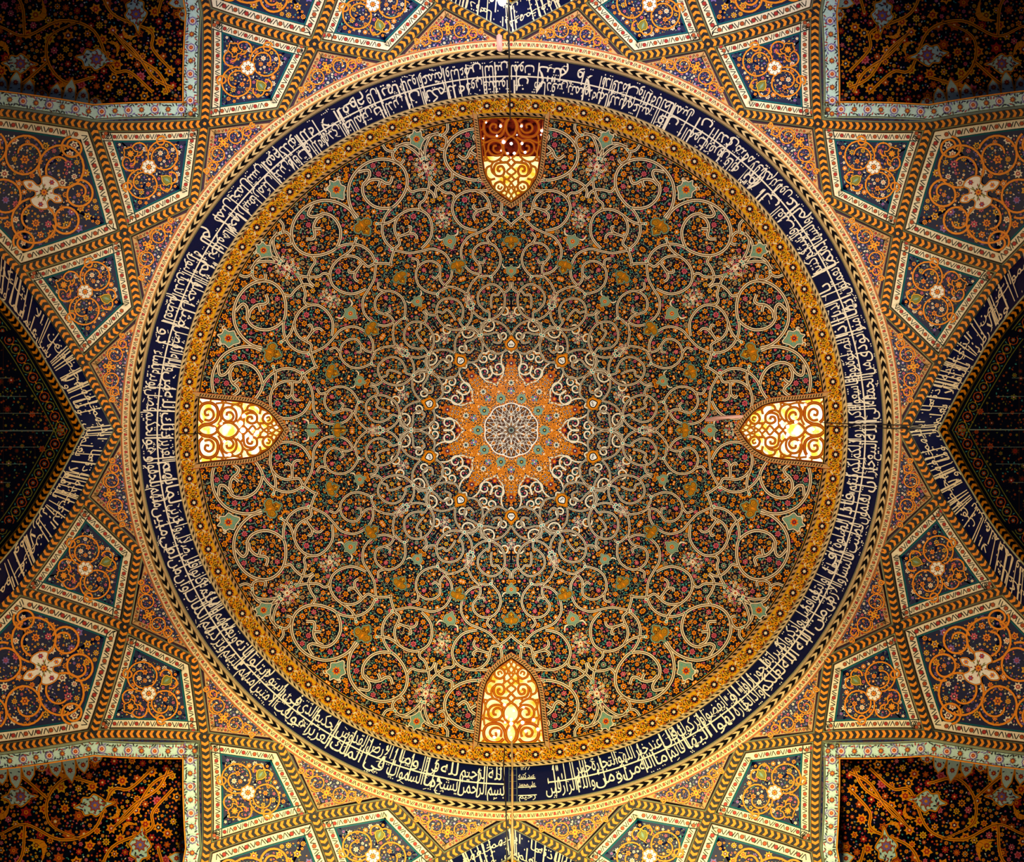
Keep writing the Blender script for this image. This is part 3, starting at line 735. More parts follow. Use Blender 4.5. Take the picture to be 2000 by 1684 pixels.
P1 = Ink(); outline(P1, [(0, 16), (5, 11), (11, 7), (9, -4), (12, -9), (4, -12), (0, -10)], 'deep', 'orange', .026, 2.0); petals(P1, 0, 0, 7.5, 8, 'orange', 'gold', .032)
P1b = Ink(); P1b.merge(P1, lambda P: rot(P, -90) + [C_[0] + 44, 0])
P2 = Ink(); outline(P2, [(0, 13), (3, 8), (9, 4), (7, -6), (2, -11), (0, -14)], 'olive', 'gold', .026, 1.8); leaf(P2, 0, 0, 14, 6, pi / 2, 'sage', .032)
P2b = Ink(); P2b.merge(P2, lambda P: rot(P, 90) + [C_[0] - 44, 0])
instance('kite_panel', [('kite_panel', Fd, S_main), ('panel_border', B, S_main), ('vine', V_, S_main), ('flower_filling', F2, S_main, 'stuff'), ('rosette', Q1, S_main), ('palmette', P1b, S_main), ('palmette', P2b, S_main)], KITES, vault, None)
# spandrel panels (node on +x, tips on the ring at +-9 degrees)
arc = polar(np.full(13, 752.0), np.linspace(9, -9, 13))
loopS = np.vstack([bez(N_(0), polar(762, 8.9), 0, 10)[:-1], polar(np.full(13, 740.5), np.linspace(8.9, -8.9, 13))[:-1], bez(polar(762, -8.9), N_(0), 0, 10)[:-1]])
B = Ink(); frame_border(B, loopS, [(0, 8), (24, 31)], 12, 23, base='ltan', teal=False, per=15, w=10)
Fd = Ink(); fs = inset(loopS, 23.5); 
poly_s = np.array([polar(819, 0), polar(765, 5.2), polar(764, 3), polar(764, 0), polar(764, -3), polar(765, -5.2)])
poly_s = np.vstack([bez(polar(817, 0), polar(766, 5.9), 0, 8), bez(polar(766, 5.9), polar(766, -5.9), -4, 14)[1:], bez(polar(766, -5.9), polar(817, 0), 0, 8)[1:-1]])
field(Fd, poly_s, 'navy', .004)
V_ = Ink(); random.seed(5); vines(V_, [(788, s_ * 25, 15, -s_, s_, 1.5) for s_ in (-1, 1)] + [(777, s_ * 48, 8.5, s_, -s_, 1.2) for s_ in (-1, 1)] + [(779, s_ * 64, 5, s_, -s_, 1.1) for s_ in (-1, 1)], .018, 2.2)
F2 = Ink(); ip = pin(ctr_ := poly_s)
sm = lambda n: np.stack([rng.uniform(755, 820, n), rng.uniform(-85, 85, n)], 1)
scatter(F2, sm, ip, [(3.2, 120), (2.3, 400), (1.4, 1600)], [('pink', 'deep'), ('orange', 'deep'), ('lilac', 'cream'), ('cream', 'red')], .012, spots=[(795, 0, 11)], leafcols=('lilac', 'pink', 'orange', 'cream', 'grey'))
Q1 = Ink(); 
for k in range(4): q = np.array([795, 0]) + reg(4, 7.5)[k]; petals(Q1, *q, 6.2 if k % 2 == 0 else 5, 5, 'orange', 'brown', .028, k)
petals(Q1, 795, 0, 6, 8, 'gold', 'red', .034)
instance('spandrel_panel', [('spandrel_panel', Fd, S_main), ('panel_border', B, S_main), ('vine', V_, S_main), ('flower_filling', F2, S_main, 'stuff'), ('rosette', Q1, S_main)], [9 + 18 * k for k in range(20)], vault, None)
# large panels between the kites (at 27 and 63 in every quarter)
nb = 14
e1 = bez(O_(36), X27, 9, nb); e2 = bez(X27, O_(18), 6, nb)
# note: loops run N27 -> O36 -> X27 -> O18 -> N27
L27 = np.vstack([bez(N_(27), O_(36), 3, nb)[:-1], e1[:-1], e2[:-1], bez(O_(18), N_(27), 3, nb)[:-1]])
B = Ink(); frame_border(B, L27, [(0, nb), (nb, 2 * nb), (2 * nb, 3 * nb), (3 * nb, 4 * nb - 1)], 12, 31, per=24, w=17)
Fd = Ink(); field(Fd, inset(L27, 31), 'navy', .0)
ctr27 = polar(1024, 27); tl = lambda P: rot(P, 27) + 0.0
V_ = Ink(); circ = []
for sg in (-1, 1):
    circ += [(1024 - 8, sg * 58, 44, -sg * 1.4, sg, 1.5), (1024 + 66, sg * 48, 38, -sg * .8 + pi, -sg, 1.4), (1024 - 62, sg * 30, 26, sg * .8, sg, 1.4), (1160, sg * 30, 34, sg * 1.8, sg, 1.4), (1016, sg * 104, 20, sg, -sg, 1.3), (1230, sg * 22, 22, sg, -sg, 1.3)]
random.seed(8); J = Ink(); vines(J, circ, .022, 4.0); V_.merge(J, tl)
F2 = Ink(); ip = pin(inset(L27, 40)); 
bb0, bb1 = L27.min(0), L27.max(0)
sm = lambda n: np.stack([rng.uniform(bb0[0], bb1[0], n), rng.uniform(bb0[1], bb1[1], n)], 1)
scatter(F2, sm, ip, [(9.0, 420), (6, 500), (3.2, 1400), (1.9, 4600)], flk, .014, spots=[(*(ctr27 + v), 16) for v in ((0, 0), (14, 14), (-14, -14), (14, -14), (-14, 14))], leafcols=LK)
Q1 = Ink(); quatrefoil(Q1, ctr27[0], ctr27[1], 1.6, .034, fill='white', deg=27 + 90, cross=True)
lp = [('large_panel', Fd, S_main), ('panel_border', B, S_main), ('vine', V_, S_main), ('flower_filling', F2, S_main, 'stuff'), ('rosette', Q1, S_main)]
instance('large_panel', lp, [0, 90, 180, 270], vault, None)
lpm = []
for nm, ink, sf, *k in lp: K = Ink(); K.merge(ink, lambda P: mirror(P, 45.0)); lpm.append((nm, K, sf, *k))
instance('large_panel', lpm, [0, 90, 180, 270], vault, None)

# ================================================================== SQUINCHES at the four corners
nS = 20
a1_ = np.vstack([bez(N_(45), O_(36), 3, nS)[:-1], bez(O_(36), X27, 9, nS)[:-1]])        # lower arm (beside the side arch)
arm = np.vstack([a1_, X27[None]]); arm2 = mirror(arm, 45.0)
path = np.vstack([arm[::-1], arm2[1:]])                                     # X27 ... N45 ... X63
Np = normals(path); 
if (Np[len(path) // 2] @ polar(1, 45)) < 0: Np = -Np
off = lambda d: path + Np * d
# corner offsets: clean square mitre at the node
random.seed(77)
SB = Ink()
SB.strip(off(10), off(13), 'palegreen', -.01, -.05); SB.strip(off(13), off(14.2), 'black', -.05); SB.strip(off(14.2), off(39), 'cyan', -.05, -.05); SB.strip(off(39), off(40), 'black', -.046); SB.strip(off(40), off(42.5), 'orange', -.05, -.05)
SF = Ink(); half = len(path) // 2
for seg in (off(27)[:half + 1][::-1], off(27)[half:]):
    Q, T, st = walk(seg, 26, 14)
    for i, (q, t) in enumerate(zip(Q, T)):
        n = np.array([-t[1], t[0]])
        if i % 2:
            petals(SF, *q, 8.5, 8, 'lilac', None, -.020, inner=.9); petals(SF, *q, 6.6, 8, 'cream', None, -.017, inner=.8); petals(SF, *q, 5, 8, 'red', 'orange', -.014)
        else: petals(SF, *q, 6.5, 8, 'brown', None, -.020); petals(SF, *q, 5, 8, 'rust', 'gold', -.017)
        for s_ in (-1, 1):
            for dx in (-10, -5, 0, 5, 10): leaf(SF, *(q + n * s_ * random.uniform(7, 11) + t * dx), 8.5, 3.4, random.random() * 6, random.choice(('red', 'black', 'black', 'navy', 'brown', 'lilac')), -.024)
# deep facets
inner = off(42); far = 1900
fld = Ink(); 
def facet(I, edge, c, z=0.0):
    """fan of strips from the arch edge out to the far corner region, along rays of constant direction"""
    E = edge; n = len(E)
    k = np.linspace(0, 1, 14)
    dirs = polar(1, 45)[None] * 900
    prev = E
    for f in k[1:]:
        nx = E + (dirs) * f; I.strip(prev, nx, c, z); prev = nx
facet(fld, inner[:half + 1], 'deep'); facet(fld, inner[half:], 'deep')
SW = Ink()                                     # reveal wall between the arch edge and the deep facets (3D)
A3, B3 = S_main(inner, np.full(len(inner), -.05)), S_squinch(inner)
W3 = np.vstack([A3, B3]); nW = len(inner); i = np.arange(nW - 1)
WF = np.concatenate([np.stack([i, i + 1, nW + i + 1], 1), np.stack([i, nW + i + 1, nW + i], 1)])
SG = Ink(); random.seed(41)
def insq(x, y):
    m, M = min(x, y), max(x, y); return m > 641 + .045 * max(0, 800 - M) * 0 and M < 1180 and m < 1180 and _ip(x, y)
_ip = pin(np.vstack([off(46), polar(1900, 45)[None]]))
sm = lambda n: rng.uniform(630, 1150, (n, 2))
fls = [('orange', 'red'), ('rust', 'orange'), ('pink', 'red'), ('orange', 'navy'), ('gold', 'rust'), ('red', 'orange')]
# big arabesques: white medallions, orange feathered leaves
med = [((890, 890), 1.35), ((760, 832), 1.5), ((832, 760), 1.5), ((718, 905), 1.1), ((905, 718), 1.1)]
MED = []
for (cx, cy), s_ in (((815, 733), 1.45), ((725, 812), 1.45), ((960, 716), 1.3), ((716, 960), 1.3)):
    J = Ink(); outline(J, np.array([(0, 34), (6, 22), (15, 17), (14, 6), (19, -2), (11, -14), (5, -20), (0, -34)]) * s_ * .8, 'cyan', 'orange', .02, 2.6)
    petals(J, 0, -2, 10 * s_, 8, 'rust', None, .04); petals(J, 0, -2, 7 * s_, 8, 'lilac', 'orange', .045)
    for k in range(10): leaf(J, random.uniform(-5, 5) * s_, (18 + random.uniform(-5, 7)) * (1 if k % 2 else -1) * s_ * .8, 6 * s_, 2.6 * s_, random.random() * 6, ('red', 'navy', 'olive', 'rust')[k % 4], .04)
    for k in range(12): a = k * pi / 6; leaf(J, 10.5 * s_ * cos(a), 15 * s_ * sin(a), 5 * s_, 2.2 * s_, a + 1, ('red', 'navy', 'olive')[k % 3], .04)
    K = Ink(); dg = math.degrees(atan2(cy, cx)); tw = -35 if cx > cy else 35
    K.merge(J, lambda P: rot(P, dg - 90 + tw) + [cx, cy]); MED.append(K)
SV = Ink()
for m in (0, 1):
    J = Ink()
    for pts in ([(700, 660), (745, 700), (780, 705), (815, 780), (880, 800), (950, 770), (1010, 790), (1080, 760)], [(815, 690), (870, 680), (905, 720), (900, 770), (840, 800)], [(660, 668), (700, 690), (735, 740), (780, 780)],
                [(905, 720), (960, 675), (1010, 665)], [(950, 770), (960, 840), (1020, 880)]):
        P = spline(pts, 6); J.line(P, 6.0, 'orange', .012, taper=.7); J.line(P, 1.2, 'brown', .015)
    for (x, y, L, a) in ((870, 660, 46, .1), (930, 820, 50, 2.2), (780, 745, 34, 1.0), (1000, 740, 44, .4)): feather(J, x, y, L, a, 'orange', .010)
    SV.merge(J, (lambda P: P) if not m else (lambda P: mirror(P, 45.0)))
scatter(SG, sm, lambda x, y: _ip(x, y), [(12, 240), (8, 900), (4.6, 2500), (2.8, 8000), (1.9, 8000)], fls, .004, spots=[(c[0], c[1], 14) for c in ((815, 733), (725, 812), (960, 716), (716, 960))], leafcols=('teal', 'lilac', 'grey', 'pink', 'teal', 'olive', 'cream'))
# fringe of white cloud lappets beside the border (outer arms)
LP = Ink()
for m in (0, 1):
    J = Ink(); P = off(42)[:half][::-1] 
    Q, T, st = walk(P, 26, 190)
    for i, (q, t) in enumerate(zip(Q[:12], T)):
        n = polar(1, 45); n = n - t * (n @ t); n /= hypot(*n); hgt = (14, 30, 44, 30)[i % 4]
        J.fan([q - t * 13.5, q - t * 10 + n * hgt * .6, q + n * hgt, q + t * 10 + n * hgt * .6, q + t * 13.5], 'cyan', .016); J.line([q - t * 13.5, q - t * 10 + n * hgt * .6, q + n * hgt, q + t * 10 + n * hgt * .6, q + t * 13.5], 2.4, 'orange', .019)
        petals(J, *(q + n * hgt * .45), 6, 7, 'red', 'orange', .021)
        for s_ in (-1, 1): leaf(J, *(q + n * 8 + t * s_ * 8), 6, 3, i, 'navy', .021)
    LP.merge(J, (lambda P: P) if not m else (lambda P: mirror(P, 45.0)))
names = {0: ('wall_northeast', 'top right'), 90: ('wall_northwest', 'top left'), 180: ('wall_southwest', 'bottom left'), 270: ('wall_southeast', 'bottom right')}
firstsq = None
for d in (0, 90, 180, 270):
    nm, wd_ = names[d]; lb = f'deep corner squinch with bold floral arabesques, {wd_} of the photo'
    if firstsq is None:
        root = build(nm, fld, S_squinch, deg=d, label=lb, kind='structure')
        kids = [build('arch_reveal', None, parent=root, V3=W3, F=WF, C=np.tile(PAL['brown'], (len(WF), 1))), build('floral_border', SB, parent=root), build('border_flowers', SF, parent=root, kind='stuff'),
                build('flower_filling', SG, S_squinch, parent=root, kind='stuff'), build('arabesque_vine', SV, S_squinch, parent=root), build('cloud_lappets', LP, S_squinch, parent=root)]
        kids += [build('white_medallion', k, S_squinch, parent=root) for k in MED]
        firstsq = [root] + kids
    else:
        root = link(nm, firstsq[0].data, None, d, lb, None, 'structure')
        for k in firstsq[1:]: link(k.name.split('.')[0], k.data, root, 0, None, None, k.get('kind'))

# ================================================================== SIDE ARCHES with their own inscription
kn_ = np.array([0, 148, 330, 700.]) 
C1 = np.array([polar(770, 0), polar(847, 9), polar(1011, 18), polar(1404, 27)]); C2 = np.array([(838, 0), (897, 108), (985, 238), (1225, 500)], float)
def c1(s): u = np.asarray(s, float) * 1; return np.stack([np.interp(abs(u), kn_, C1[:, 0]), np.sign(u) * np.interp(abs(u), kn_, C1[:, 1])], -1)
_c2x = spline(np.vstack([C2]), 8)
_k2 = np.interp(np.arange(len(_c2x)) / 8, np.arange(4), kn_)
def c2(s): u = np.asarray(s, float); return np.stack([np.interp(abs(u), _k2, _c2x[:, 0]), np.sign(u) * np.interp(abs(u), _k2, _c2x[:, 1])], -1)
def S_band(p, z=0.0):
    """p = (s along the arch, t 0..1 from the rib to the inner arch edge)"""
    p = np.atleast_2d(p); A = S_main(c1(p[:, 0]), -.02); B = S_barrel(c2(p[:, 0]), 0.0); t = p[:, 1:2]
    Q = A * (1 - t) + B * t; n = -Q / np.linalg.norm(Q, axis=1)[:, None]
    return Q + n * np.reshape(z, (-1, 1)) if np.ndim(z) else Q + n * z
ss = np.concatenate([-np.linspace(700, 0, 50), np.linspace(0, 700, 50)[1:]])
BD = Ink(); 
for t0, t1 in ((0, .5), (.5, 1)): BD.strip(np.stack([ss, 0 * ss + t0], 1), np.stack([ss, 0 * ss + t1], 1), 'navy', 0)
AW = ('الله لا اله الا هو الحي القيوم لا تاخذه سنة ولا نوم له ما في السموات وما في الارض من ذا الذي يشفع عنده الا باذنه يعلم ما بين ايديهم وما خلفهم ولا يحيطون بشيء من علمه الا بما شاء وسع كرسيه السموات والارض').split()
words = []; s0 = 690.0; i = 0
while s0 > -690 and i < len(AW) * 2:
    w = AW[i % len(AW)]; V, F = word_mesh(w); wdt = V[:, 0].max() * 30
    row = i % 2
    X = V[:, 0] * 30 + s0 - wdt; Y = stretch(V[:, 1], 2.3 if row == 0 else 1.3) * .33
    t = (.86 if row == 0 else .44) - Y; t = np.clip(t, .07, .96)
    J = Ink(); J.add(np.column_stack([X, t, np.full(len(X), .012)]), F, 'cream'); words.append(J)
    if row: s0 -= max(wdt, lastw) * .86 + 3
    lastw = wdt; i += 1
ML = Ink()
random.seed(9)
for k in range(120): 
    s_ = random.uniform(-690, 690); ML.strip([(s_ - 1.1, .08), (s_ - 1.1 + 6, .85)], [(s_ + 1.1, .08), (s_ + 1.1 + 6, .85)], 'cream', .016)
for k in range(170):
    s_ = random.uniform(-690, 690); t_ = random.uniform(.1, .92); ML.fan(np.array([(-1.3, 0), (0, .03), (1.3, 0), (0, -.03)]) + [s_, t_], 'cream', .016)
c2p = c2(ss); BR = Ink()                      # inner chevron edge, then the dark floral strip, drawn on the barrel surface
Nn = normals(c2p); Nn = Nn if Nn[49] @ np.array([1, 0]) > 0 else -Nn
def o2(d): return c2p + Nn * d
pr = [(-5, .0, 'palegreen'), (-2, .05, 'black'), (-1, .05, 'orange'), (11, .05, 'black'), (12, .05, 'gold'), (15, -.01, None)]
for (o_, z, c), (oo, z2, _) in zip(pr[:-1], pr[1:]): BR.strip(o2(o_), o2(oo), c, z, z2)
Q, T, st = walk(o2(5), 13)
for q, t in zip(Q, T):
    m = np.array([-t[1], t[0]]); sg = 1
    BR.strip([q - m * 5.8 - t * 5.2, q - t * 1.2, q + m * 5.8 - t * 5.2], [q - m * 5.8 + t * 1.6, q + t * 5.6, q + m * 5.8 + t * 1.6], 'black', .056)
ST = Ink(); ST.strip(o2(20), o2(21.5), 'olive', .004); ST.strip(o2(48), o2(49.5), 'olive', .004); random.seed(14)
Q, T, st = walk(o2(34.5), 22)
for i, (q, t) in enumerate(zip(Q, T)):
    ST.line(reg(8, 9.5) + q, 1.6, 'olive' if i % 2 else 'rust', .006, closed=True); petals(ST, *q, 5, 6, 'rust', 'teal', .008)
    leaf(ST, *(q + t * 11), 8, 3, random.random() * 6, 'orange', .007)
    for s_ in (-1, 1): leaf(ST, *(q + t * 10 + np.array([-t[1], t[0]]) * 9 * s_), 6, 2.5, random.random() * 6, 'teal', .007)
VB = Ink(); b = np.linspace(-.86, .86, 61) * 1000
xs = np.linspace(0, 1, 16)
# barrel vault: from the arch edge outwards
cb_x = lambda y: np.interp(abs(y), c2(np.linspace(0, 700, 80))[:, 1], c2(np.linspace(0, 700, 80))[:, 0])
prev = None
for f in xs:
    X = cb_x(b) + f * 900; cur = np.stack([X, b], 1)
    if prev is not None: VB.strip(prev, cur, 'deep', 0)
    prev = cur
JT = Ink()                                    # tile joints running along the vault
for bb in (-220, -150, -102, -66, -33, 1, 33, 66, 102, 150, 220): JT.line([(cb_x(bb) + 54 + abs(bb) * .3, bb), (1500, bb)], .9 if bb != 1 else 2.2, 'grey', .006)
for x in np.arange(930, 1300, 62):
    y = np.linspace(-420, 420, 31); JT.line(np.stack([0 * y + x, y], 1)[(cb_x(y) + 54 < x)] if (cb_x(y) + 54 < x).sum() > 2 else [(x, -1), (x, 1)], .6, 'brown', .005)
VF = Ink(); random.seed(15)
sm = lambda n: np.stack([rng.uniform(890, 1250, n), rng.uniform(-420, 420, n)], 1)
scatter(VF, sm, lambda x, y: x > cb_x(y) + 52 * (1 + abs(y) / 500), [(8, 60), (5, 300), (3, 1500), (2, 4000)], [('rust', 'brown'), ('olive', 'rust'), ('brown', 'rust'), ('brown', 'red')], .003, leafcols=('olive', 'teal', 'brown', 'rust', 'brown'))  # shade of the unlit vault put into these dulled flower colours
firsta = None
for d in (0, 90, 180, 270):
    nm, side = SIDE[d]
    lb = f'dark pointed side vault and its inscribed arch at the {side} edge of the photo'
    if firsta is None:
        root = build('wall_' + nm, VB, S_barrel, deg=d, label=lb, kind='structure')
        kids = [build('inscription_band', BD, S_band, parent=root), build('arch_rib', BR, S_barrel, parent=root), build('floral_strip', ST, S_barrel, parent=root), build('tile_joints', JT, S_barrel, parent=root), build('flower_filling', VF, S_barrel, parent=root, kind='stuff'), ]
        wk = [build('script_word', w, S_band, parent=kids[0]) for w in words] + [build('vowel_marks', ML, S_band, parent=kids[0], kind='stuff')]
        firsta = (root, kids, wk)
    else:
        root = link('wall_' + nm, firsta[0].data, None, d, lb, None, 'structure'); cp = []
        for k in firsta[1]: cp.append(link(k.name.split('.')[0], k.data, root, 0, None, None, k.get('kind')))
        for k in firsta[2]: link(k.name.split('.')[0], k.data, cp[0], 0, None, None, k.get('kind'))

# ================================================================== WINDOWS
CW = (6.6667, 850, 1250)
WST = [ # traced on the right half of the bottom window, mirrored about x = 992
 ([(992,1360),(1060,1290),(1080,1190),(1130,1110),(1220,1090),(1310,1120),(1350,1200),(1330,1290),(1250,1340),(1150,1340),(1090,1290)], 17),
 ([(1130,1270),(1120,1200),(1170,1150),(1240,1160),(1270,1210),(1240,1260),(1190,1250),(1195,1205)], 13),
 ([(992,1360),(940,1290),(925,1200),(960,1120),(1030,1080),(1085,1010),(1090,930),(1050,860),(992,820)], 13),
 ([(1090,930),(1110,870),(1180,850),(1250,870),(1290,930),(1280,1000),(1220,1040),(1150,1030),(1110,980),(1120,920),(1170,890),(1220,920),(1220,970),(1180,980)], 13),
 ([(1060,1090),(1140,1050),(1230,1060),(1330,1020),(1390,1050)], 12),
 ([(1290,930),(1330,870),(1290,790),(1220,770),(1150,800),(1100,850)], 12),
 ([(1340,1120),(1350,1000),(1330,880),(1350,780)], 11),
 ([(992,820),(1040,770),(1100,760),(1150,800)], 12),
 ([(992,700),(1050,760),(1100,760),(1190,740),(1220,660),(1190,590),(1110,590),(1080,650),(1110,710),(1160,700),(1165,655),(1130,645)], 13),
 ([(1190,590),(1240,640),(1250,720),(1220,770)], 12),
 ([(1250,720),(1310,690),(1320,600),(1270,540),(1200,550)], 12),
 ([(992,590),(1050,640),(992,700)], 11), ([(992,590),(1040,540),(1080,560),(1110,590)], 11),
 ([(1080,560),(1090,490),(1140,510),(1200,480),(1210,410),(1150,370),(1090,400),(1075,460),(1110,500)], 13),
 ([(1150,465),(1165,430),(1130,415),(1110,450)], 10), ([(1210,410),(1250,470),(1270,540)], 12),
 ([(992,500),(1040,540)], 10), ([(992,500),(1035,440),(1075,460)], 10), ([(992,440),(1035,440),(1040,380),(1090,400)], 10),
 ([(992,340),(1040,380),(1070,330),(1150,370)], 10), ([(992,440),(960,390),(992,340)], 9), ([(992,340),(1020,290),(1070,330)], 9), ([(992,240),(1020,290),(1080,270)], 9),
 ([(1210,410),(1280,420),(1310,500),(1340,560)], 10), ([(1350,780),(1290,790)], 10), ([(1350,640),(1310,690)], 9), ([(1270,540),(1330,560)], 9),
 ([(1380,1340),(1330,1290)], 10), ([(1390,1180),(1350,1200)], 9), ([(1350,1000),(1385,980)], 9),
]
LAT = Ink()
def solid(I, P, w, c, c2_, z0, z1):
    N = normals(P); a, b = P + N * w / 2, P - N * w / 2
    I.strip(a, b, c, z1); I.strip(a, a, c2_, z0, z1); I.strip(b, b, c2_, z0, z1)
for pts, w in WST:
    p = np.array(pts, float)
    loc = lambda q: np.stack([CW[2] + q[:, 1] / CW[0] - CY, (q[:, 0] - 992) / CW[0]], 1)
    P = spline(loc(p), 4) if len(p) > 2 else loc(p)
    for s_ in (1, -1):
        Q = P * [1, s_]; solid(LAT, Q, w / 6.667 * 2.5, 'rust', 'brown', -.17, -.07); LAT.line(Q, .7, 'gold', -.066)
fr_ = wshape(-.5); 
LAT.strip(wshape(.5), wshape(-2.4), 'rust', -.08, closed=True); LAT.strip(wshape(-2.4), wshape(-2.4), 'brown', -.08, -.17, closed=True)
RV = Ink(); RV.strip(wshape(1), wshape(1), 'brown', .02, -.32, closed=True)
FR = Ink(); FR.strip(wshape(0), wshape(1.5), 'black', .03, closed=True); FR.strip(wshape(1.5), wshape(9), 'ltan', .035, closed=True); FR.strip(wshape(9), wshape(10), 'rust', .034, closed=True)
wl = wshape(5.2); Q, T, st = walk(wl, 5.2, closed=True)
for q, t in zip(Q, T):
    if q[0] > 611: continue
    n = np.array([-t[1], t[0]]); FR.fan([q - n * 2.6 - t * 2.2, q - n * 2.6 - t * .1, q + n * 2.6 + t * 2.2, q + n * 2.6 + t * .1], 'black', .039)
_V, _F, _C = FR.arrays(); FR.V, FR.F, FR.C, FR.n = [_V], [_F[~(_V[_F, 0].min(1) > 612.5)]], [_C[~(_V[_F, 0].min(1) > 612.5)]], len(_V)
def pane(lo, hi, z=-.3):
    I = Ink(); x = np.linspace(max(lo, 441), hi, 12); hw = np.interp(x, WOUT[::-1, 0][:-1], WOUT[::-1, 1][:-1]) + 3; hw[0] = max(hw[0], 2)
    I.strip(np.stack([x, -hw], 1), np.stack([x, hw], 1), 'gold', z); return I
G_WARM = glow('amber_glass_bright', (255, 196, 60), (255, 246, 205), 1.3, 5)
G_GOLD = glow('amber_glass', (255, 176, 40), (255, 236, 160), 1.1, 4)
G_RED = glow('dark_red_glass', (60, 8, 10), (150, 44, 22), .35, 8)
G_SUN = glow('sun_glint_glow', (255, 255, 255), (235, 235, 255), 14, 8)  # emission that imitates sunlight breaking through holes in the grille
SPOTS = {90: [(594,-20,2.3),(594,21,2.4),(585,-60,2.6),(560,-21,2.3),(560,0,2.8),(563,15,3.4),(543,-27,2.4),(541,-6,2.6),(541,7,2.2),(575,28,1.8),(577,-11,1.2),(601,49,1.4),(532,1,1.2),(577,-58,1.3),(570,55,1.2),(546,20,1.2)],
         270: [(548,5,2.2),(560,-9,2.2),(565,0,3.0),(573,0,3.4),(571,-12,2.0),(571,22,3.2),(566,44,3.2),(584,52,3.0),(588,-25,2.8),(586,-4,2.0),(588,28,2.2),(536,-13,2.4),(541,24,2.0),(600,-33,2.6),(600,0,1.8)],
         180: [(524,0,5.0),(528,-14,4.2),(522,-28,3.6),(508,14,3.0),(496,4,3.6),(500,8,2.4),(560,22,2.6),(566,-13,2.2),(550,48,3.2),(580,-3,2.4),(478,20,2.0)],
         0: [(556,0,4.0),(566,0,2.4),(540,-9,3.2),(540,7,3.2),(536,0,2.0),(556,16,3.0),(580,-50,2.6),(574,50,2.2),(590,2,2.6),(526,14,2.0),(562,-24,2.4),(586,30,2.0)]}
for n_, d in enumerate((90, 0, 270, 180)):
    nm, side = SIDE[d]
    desc = {90: 'rose-lit window with dark scrolled grille and starry glints, top of the dome', 0: 'glowing window with brown scrolled grille, right side of the dome', 270: 'golden window with scrolled grille and a cable at its sill, bottom of the dome', 180: 'brightest amber window with scrolled grille, left side of the dome'}[d]
    if n_ == 0: f0 = build(f'window_{n_+1}', FR, deg=d, label=desc, kind='structure'); root = f0; l0 = build('lattice', LAT, parent=root, mat=STUCCO); v0 = build('reveal', RV, parent=root)
    else: root = link(f'window_{n_+1}', f0.data, None, d, desc, None, 'structure'); link('lattice', l0.data, root); link('reveal', v0.data, root)
    if d == 90: build('pane', pane(441, 535), parent=root, mat=G_GOLD, label='amber glass'); build('pane', pane(535, 616), parent=root, mat=G_RED, label='dark red glass')
    else: build('pane', pane(441, 616), parent=root, mat=G_WARM if d != 270 else G_GOLD, label='amber glass')
    for (rr, tt, s_) in SPOTS[d]:
        I = Ink(); I.fan(reg(8, s_, .2) + [rr, tt], 'white', -.06); sgn = 1
        build('sun_glint', I, parent=root, mat=G_SUN)  # glowing discs stand in for sun glints in the grille

# ================================================================== LOOSE THINGS: cables, crack, junction box, lamp
def tube(name, pts2, zs, rad, mat, label, cat, group=None, surf=S_main):
    P = surf(np.array(pts2, float), np.array(zs, float)); P = np.stack([spline(np.stack([P[:, 0], P[:, 1]], 1), 5)[:, 0], spline(np.stack([P[:, 0], P[:, 1]], 1), 5)[:, 1], spline(np.stack([P[:, 0], P[:, 2]], 1), 5)[:, 1] if np.ptp(P[:, 0]) > np.ptp(P[:, 1]) else spline(np.stack([P[:, 1], P[:, 2]], 1), 5)[:, 1]], 1)
    T = np.gradient(P, axis=0); T /= np.linalg.norm(T, axis=1)[:, None]; up = np.array([0, 0, 1.0]); U = np.cross(T, up); U /= np.linalg.norm(U, axis=1)[:, None] + 1e-9; W = np.cross(T, U)
    k = 6; V = np.concatenate([P + rad * (U * cos(2 * pi * j / k) + W * sin(2 * pi * j / k)) for j in range(k)]); n = len(P); F = []
    for j in range(k):
        for i in range(n - 1):
            a, b_, c_, d_ = j * n + i, j * n + i + 1, ((j + 1) % k) * n + i + 1, ((j + 1) % k) * n + i; F += [(a, b_, c_), (a, c_, d_)]
    return build(name, None, V3=V, F=F, mat=mat, label=label, cat=cat, group=group)
BLK = plain('black_rubber', (16, 15, 18)); PINKP = plain('pink_plaster', (222, 170, 160), .8); PALE = plain('pale_cable', (196, 160, 110))
px = lambda x, y: (x - CX, CY - y)
tube('power_cable', [px(993, -30), px(993, 60), px(994, 110), px(995, 170), px(996, 232)], [.12, .14, .16, .1, .06], .011, BLK, 'black power cable dropping to the sill of the rose-lit window', 'cable')
tube('power_cable', [px(985, 1462), px(983, 1500), px(987, 1560), px(989, 1640), px(989, 1700)], [.06, .10, .16, .14, .14], .009, BLK, 'black power cable running up to the golden window sill', 'cable')
tube('conduit_pipe', [px(999, 1450), px(1000, 1510), px(1000, 1600), px(1000, 1700)], [.08, .12, .16, .14], .016, PALE, 'pale conduit pipe beside the cable below the golden window', 'pipe')
tube('power_cable', [px(1606, 826), px(1650, 828), px(1720, 830), px(1800, 832)], [.06, .08, .13, .1], .007, BLK, 'upper thin black cable crossing the bands right of the glowing window', 'cable')
tube('power_cable', [px(1612, 833), px(1660, 834), px(1730, 837), px(1800, 838)], [.06, .08, .13, .1], .007, BLK, 'lower thin black cable crossing the bands right of the glowing window', 'cable')
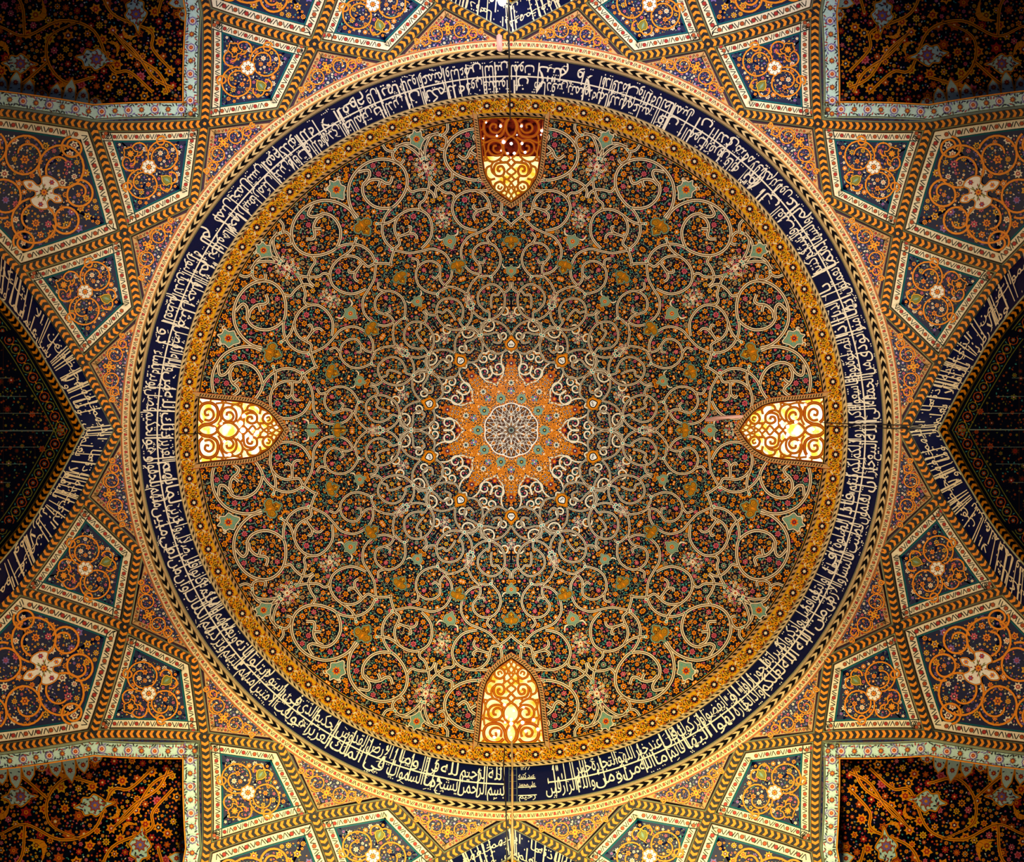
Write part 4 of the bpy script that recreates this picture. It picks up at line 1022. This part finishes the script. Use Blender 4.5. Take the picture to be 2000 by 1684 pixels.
tube('power_cable', [px(556, 833), px(590, 838), px(640, 838), px(690, 838)], [.03, .03, .03, .03], .008, BLK, 'dark crack on the dome, shown as a tube, from the brightest window towards the crown', 'cable')  # a crack, drawn as a raised black tube
tube('power_cable', [px(1445, 836), px(1420, 836), px(1390, 834)], [.03, .03, .03], .006, BLK, 'short dark cable on the dome beside the glowing window', 'cable')
tube('power_cable', [px(345, 848), px(372, 848), px(392, 847)], [.03, .03, .03], .008, BLK, 'short black cable on the gold frieze left of the brightest window', 'cable')
def slab(name, corners, z0, z1, mat, label, cat):
    q = np.array([px(*c) for c in corners], float); n = len(q); V = np.vstack([S_main(q, np.full(n, z0)), S_main(q, np.full(n, z1))])
    F = [(n, n + i, n + i + 1) for i in range(1, n - 1)] + [(0, i + 1, i) for i in range(1, n - 1)] + [t for i in range(n) for t in ((i, (i + 1) % n, n + (i + 1) % n), (i, n + (i + 1) % n, n + i))]
    return build(name, None, V3=V, F=F, mat=mat, label=label, cat=cat)
slab('junction_box', [(969, 70), (974, 66), (980, 70), (981, 98), (978, 101), (972, 100), (970, 97)], .09, .16, PINKP, 'small pink junction box fixed above the arrowhead cornice near the hanging cable', 'box')
slab('plaster_patch', [(1376, 818), (1400, 813), (1440, 811), (1456, 812), (1455, 817), (1420, 819), (1390, 824), (1378, 824)], .022, .03, PINKP, 'pinkish plaster streak on the dome beside the glowing window', 'patch')
# bare bulb just inside the top arch
I = Ink(); V = []; F = []
c0 = S_main([px(980, 0)], .14)[0]
th = np.linspace(0, pi, 8); ph = np.linspace(0, 2 * pi, 13)[:-1]
V = np.array([[.055 * sin(a) * cos(b_) , .055 * sin(a) * sin(b_), .07 * cos(a)] for a in th for b_ in ph]) + c0
F = [t for i in range(7) for j in range(12) for t in ((i * 12 + j, i * 12 + (j + 1) % 12, (i + 1) * 12 + (j + 1) % 12), (i * 12 + j, (i + 1) * 12 + (j + 1) % 12, (i + 1) * 12 + j))]
build('light_bulb', None, V3=V, F=F, mat=glow('bulb_glow', (255, 240, 210), (255, 250, 235), 8), label='small lit bulb on the top arch where the cable begins', cat='bulb')
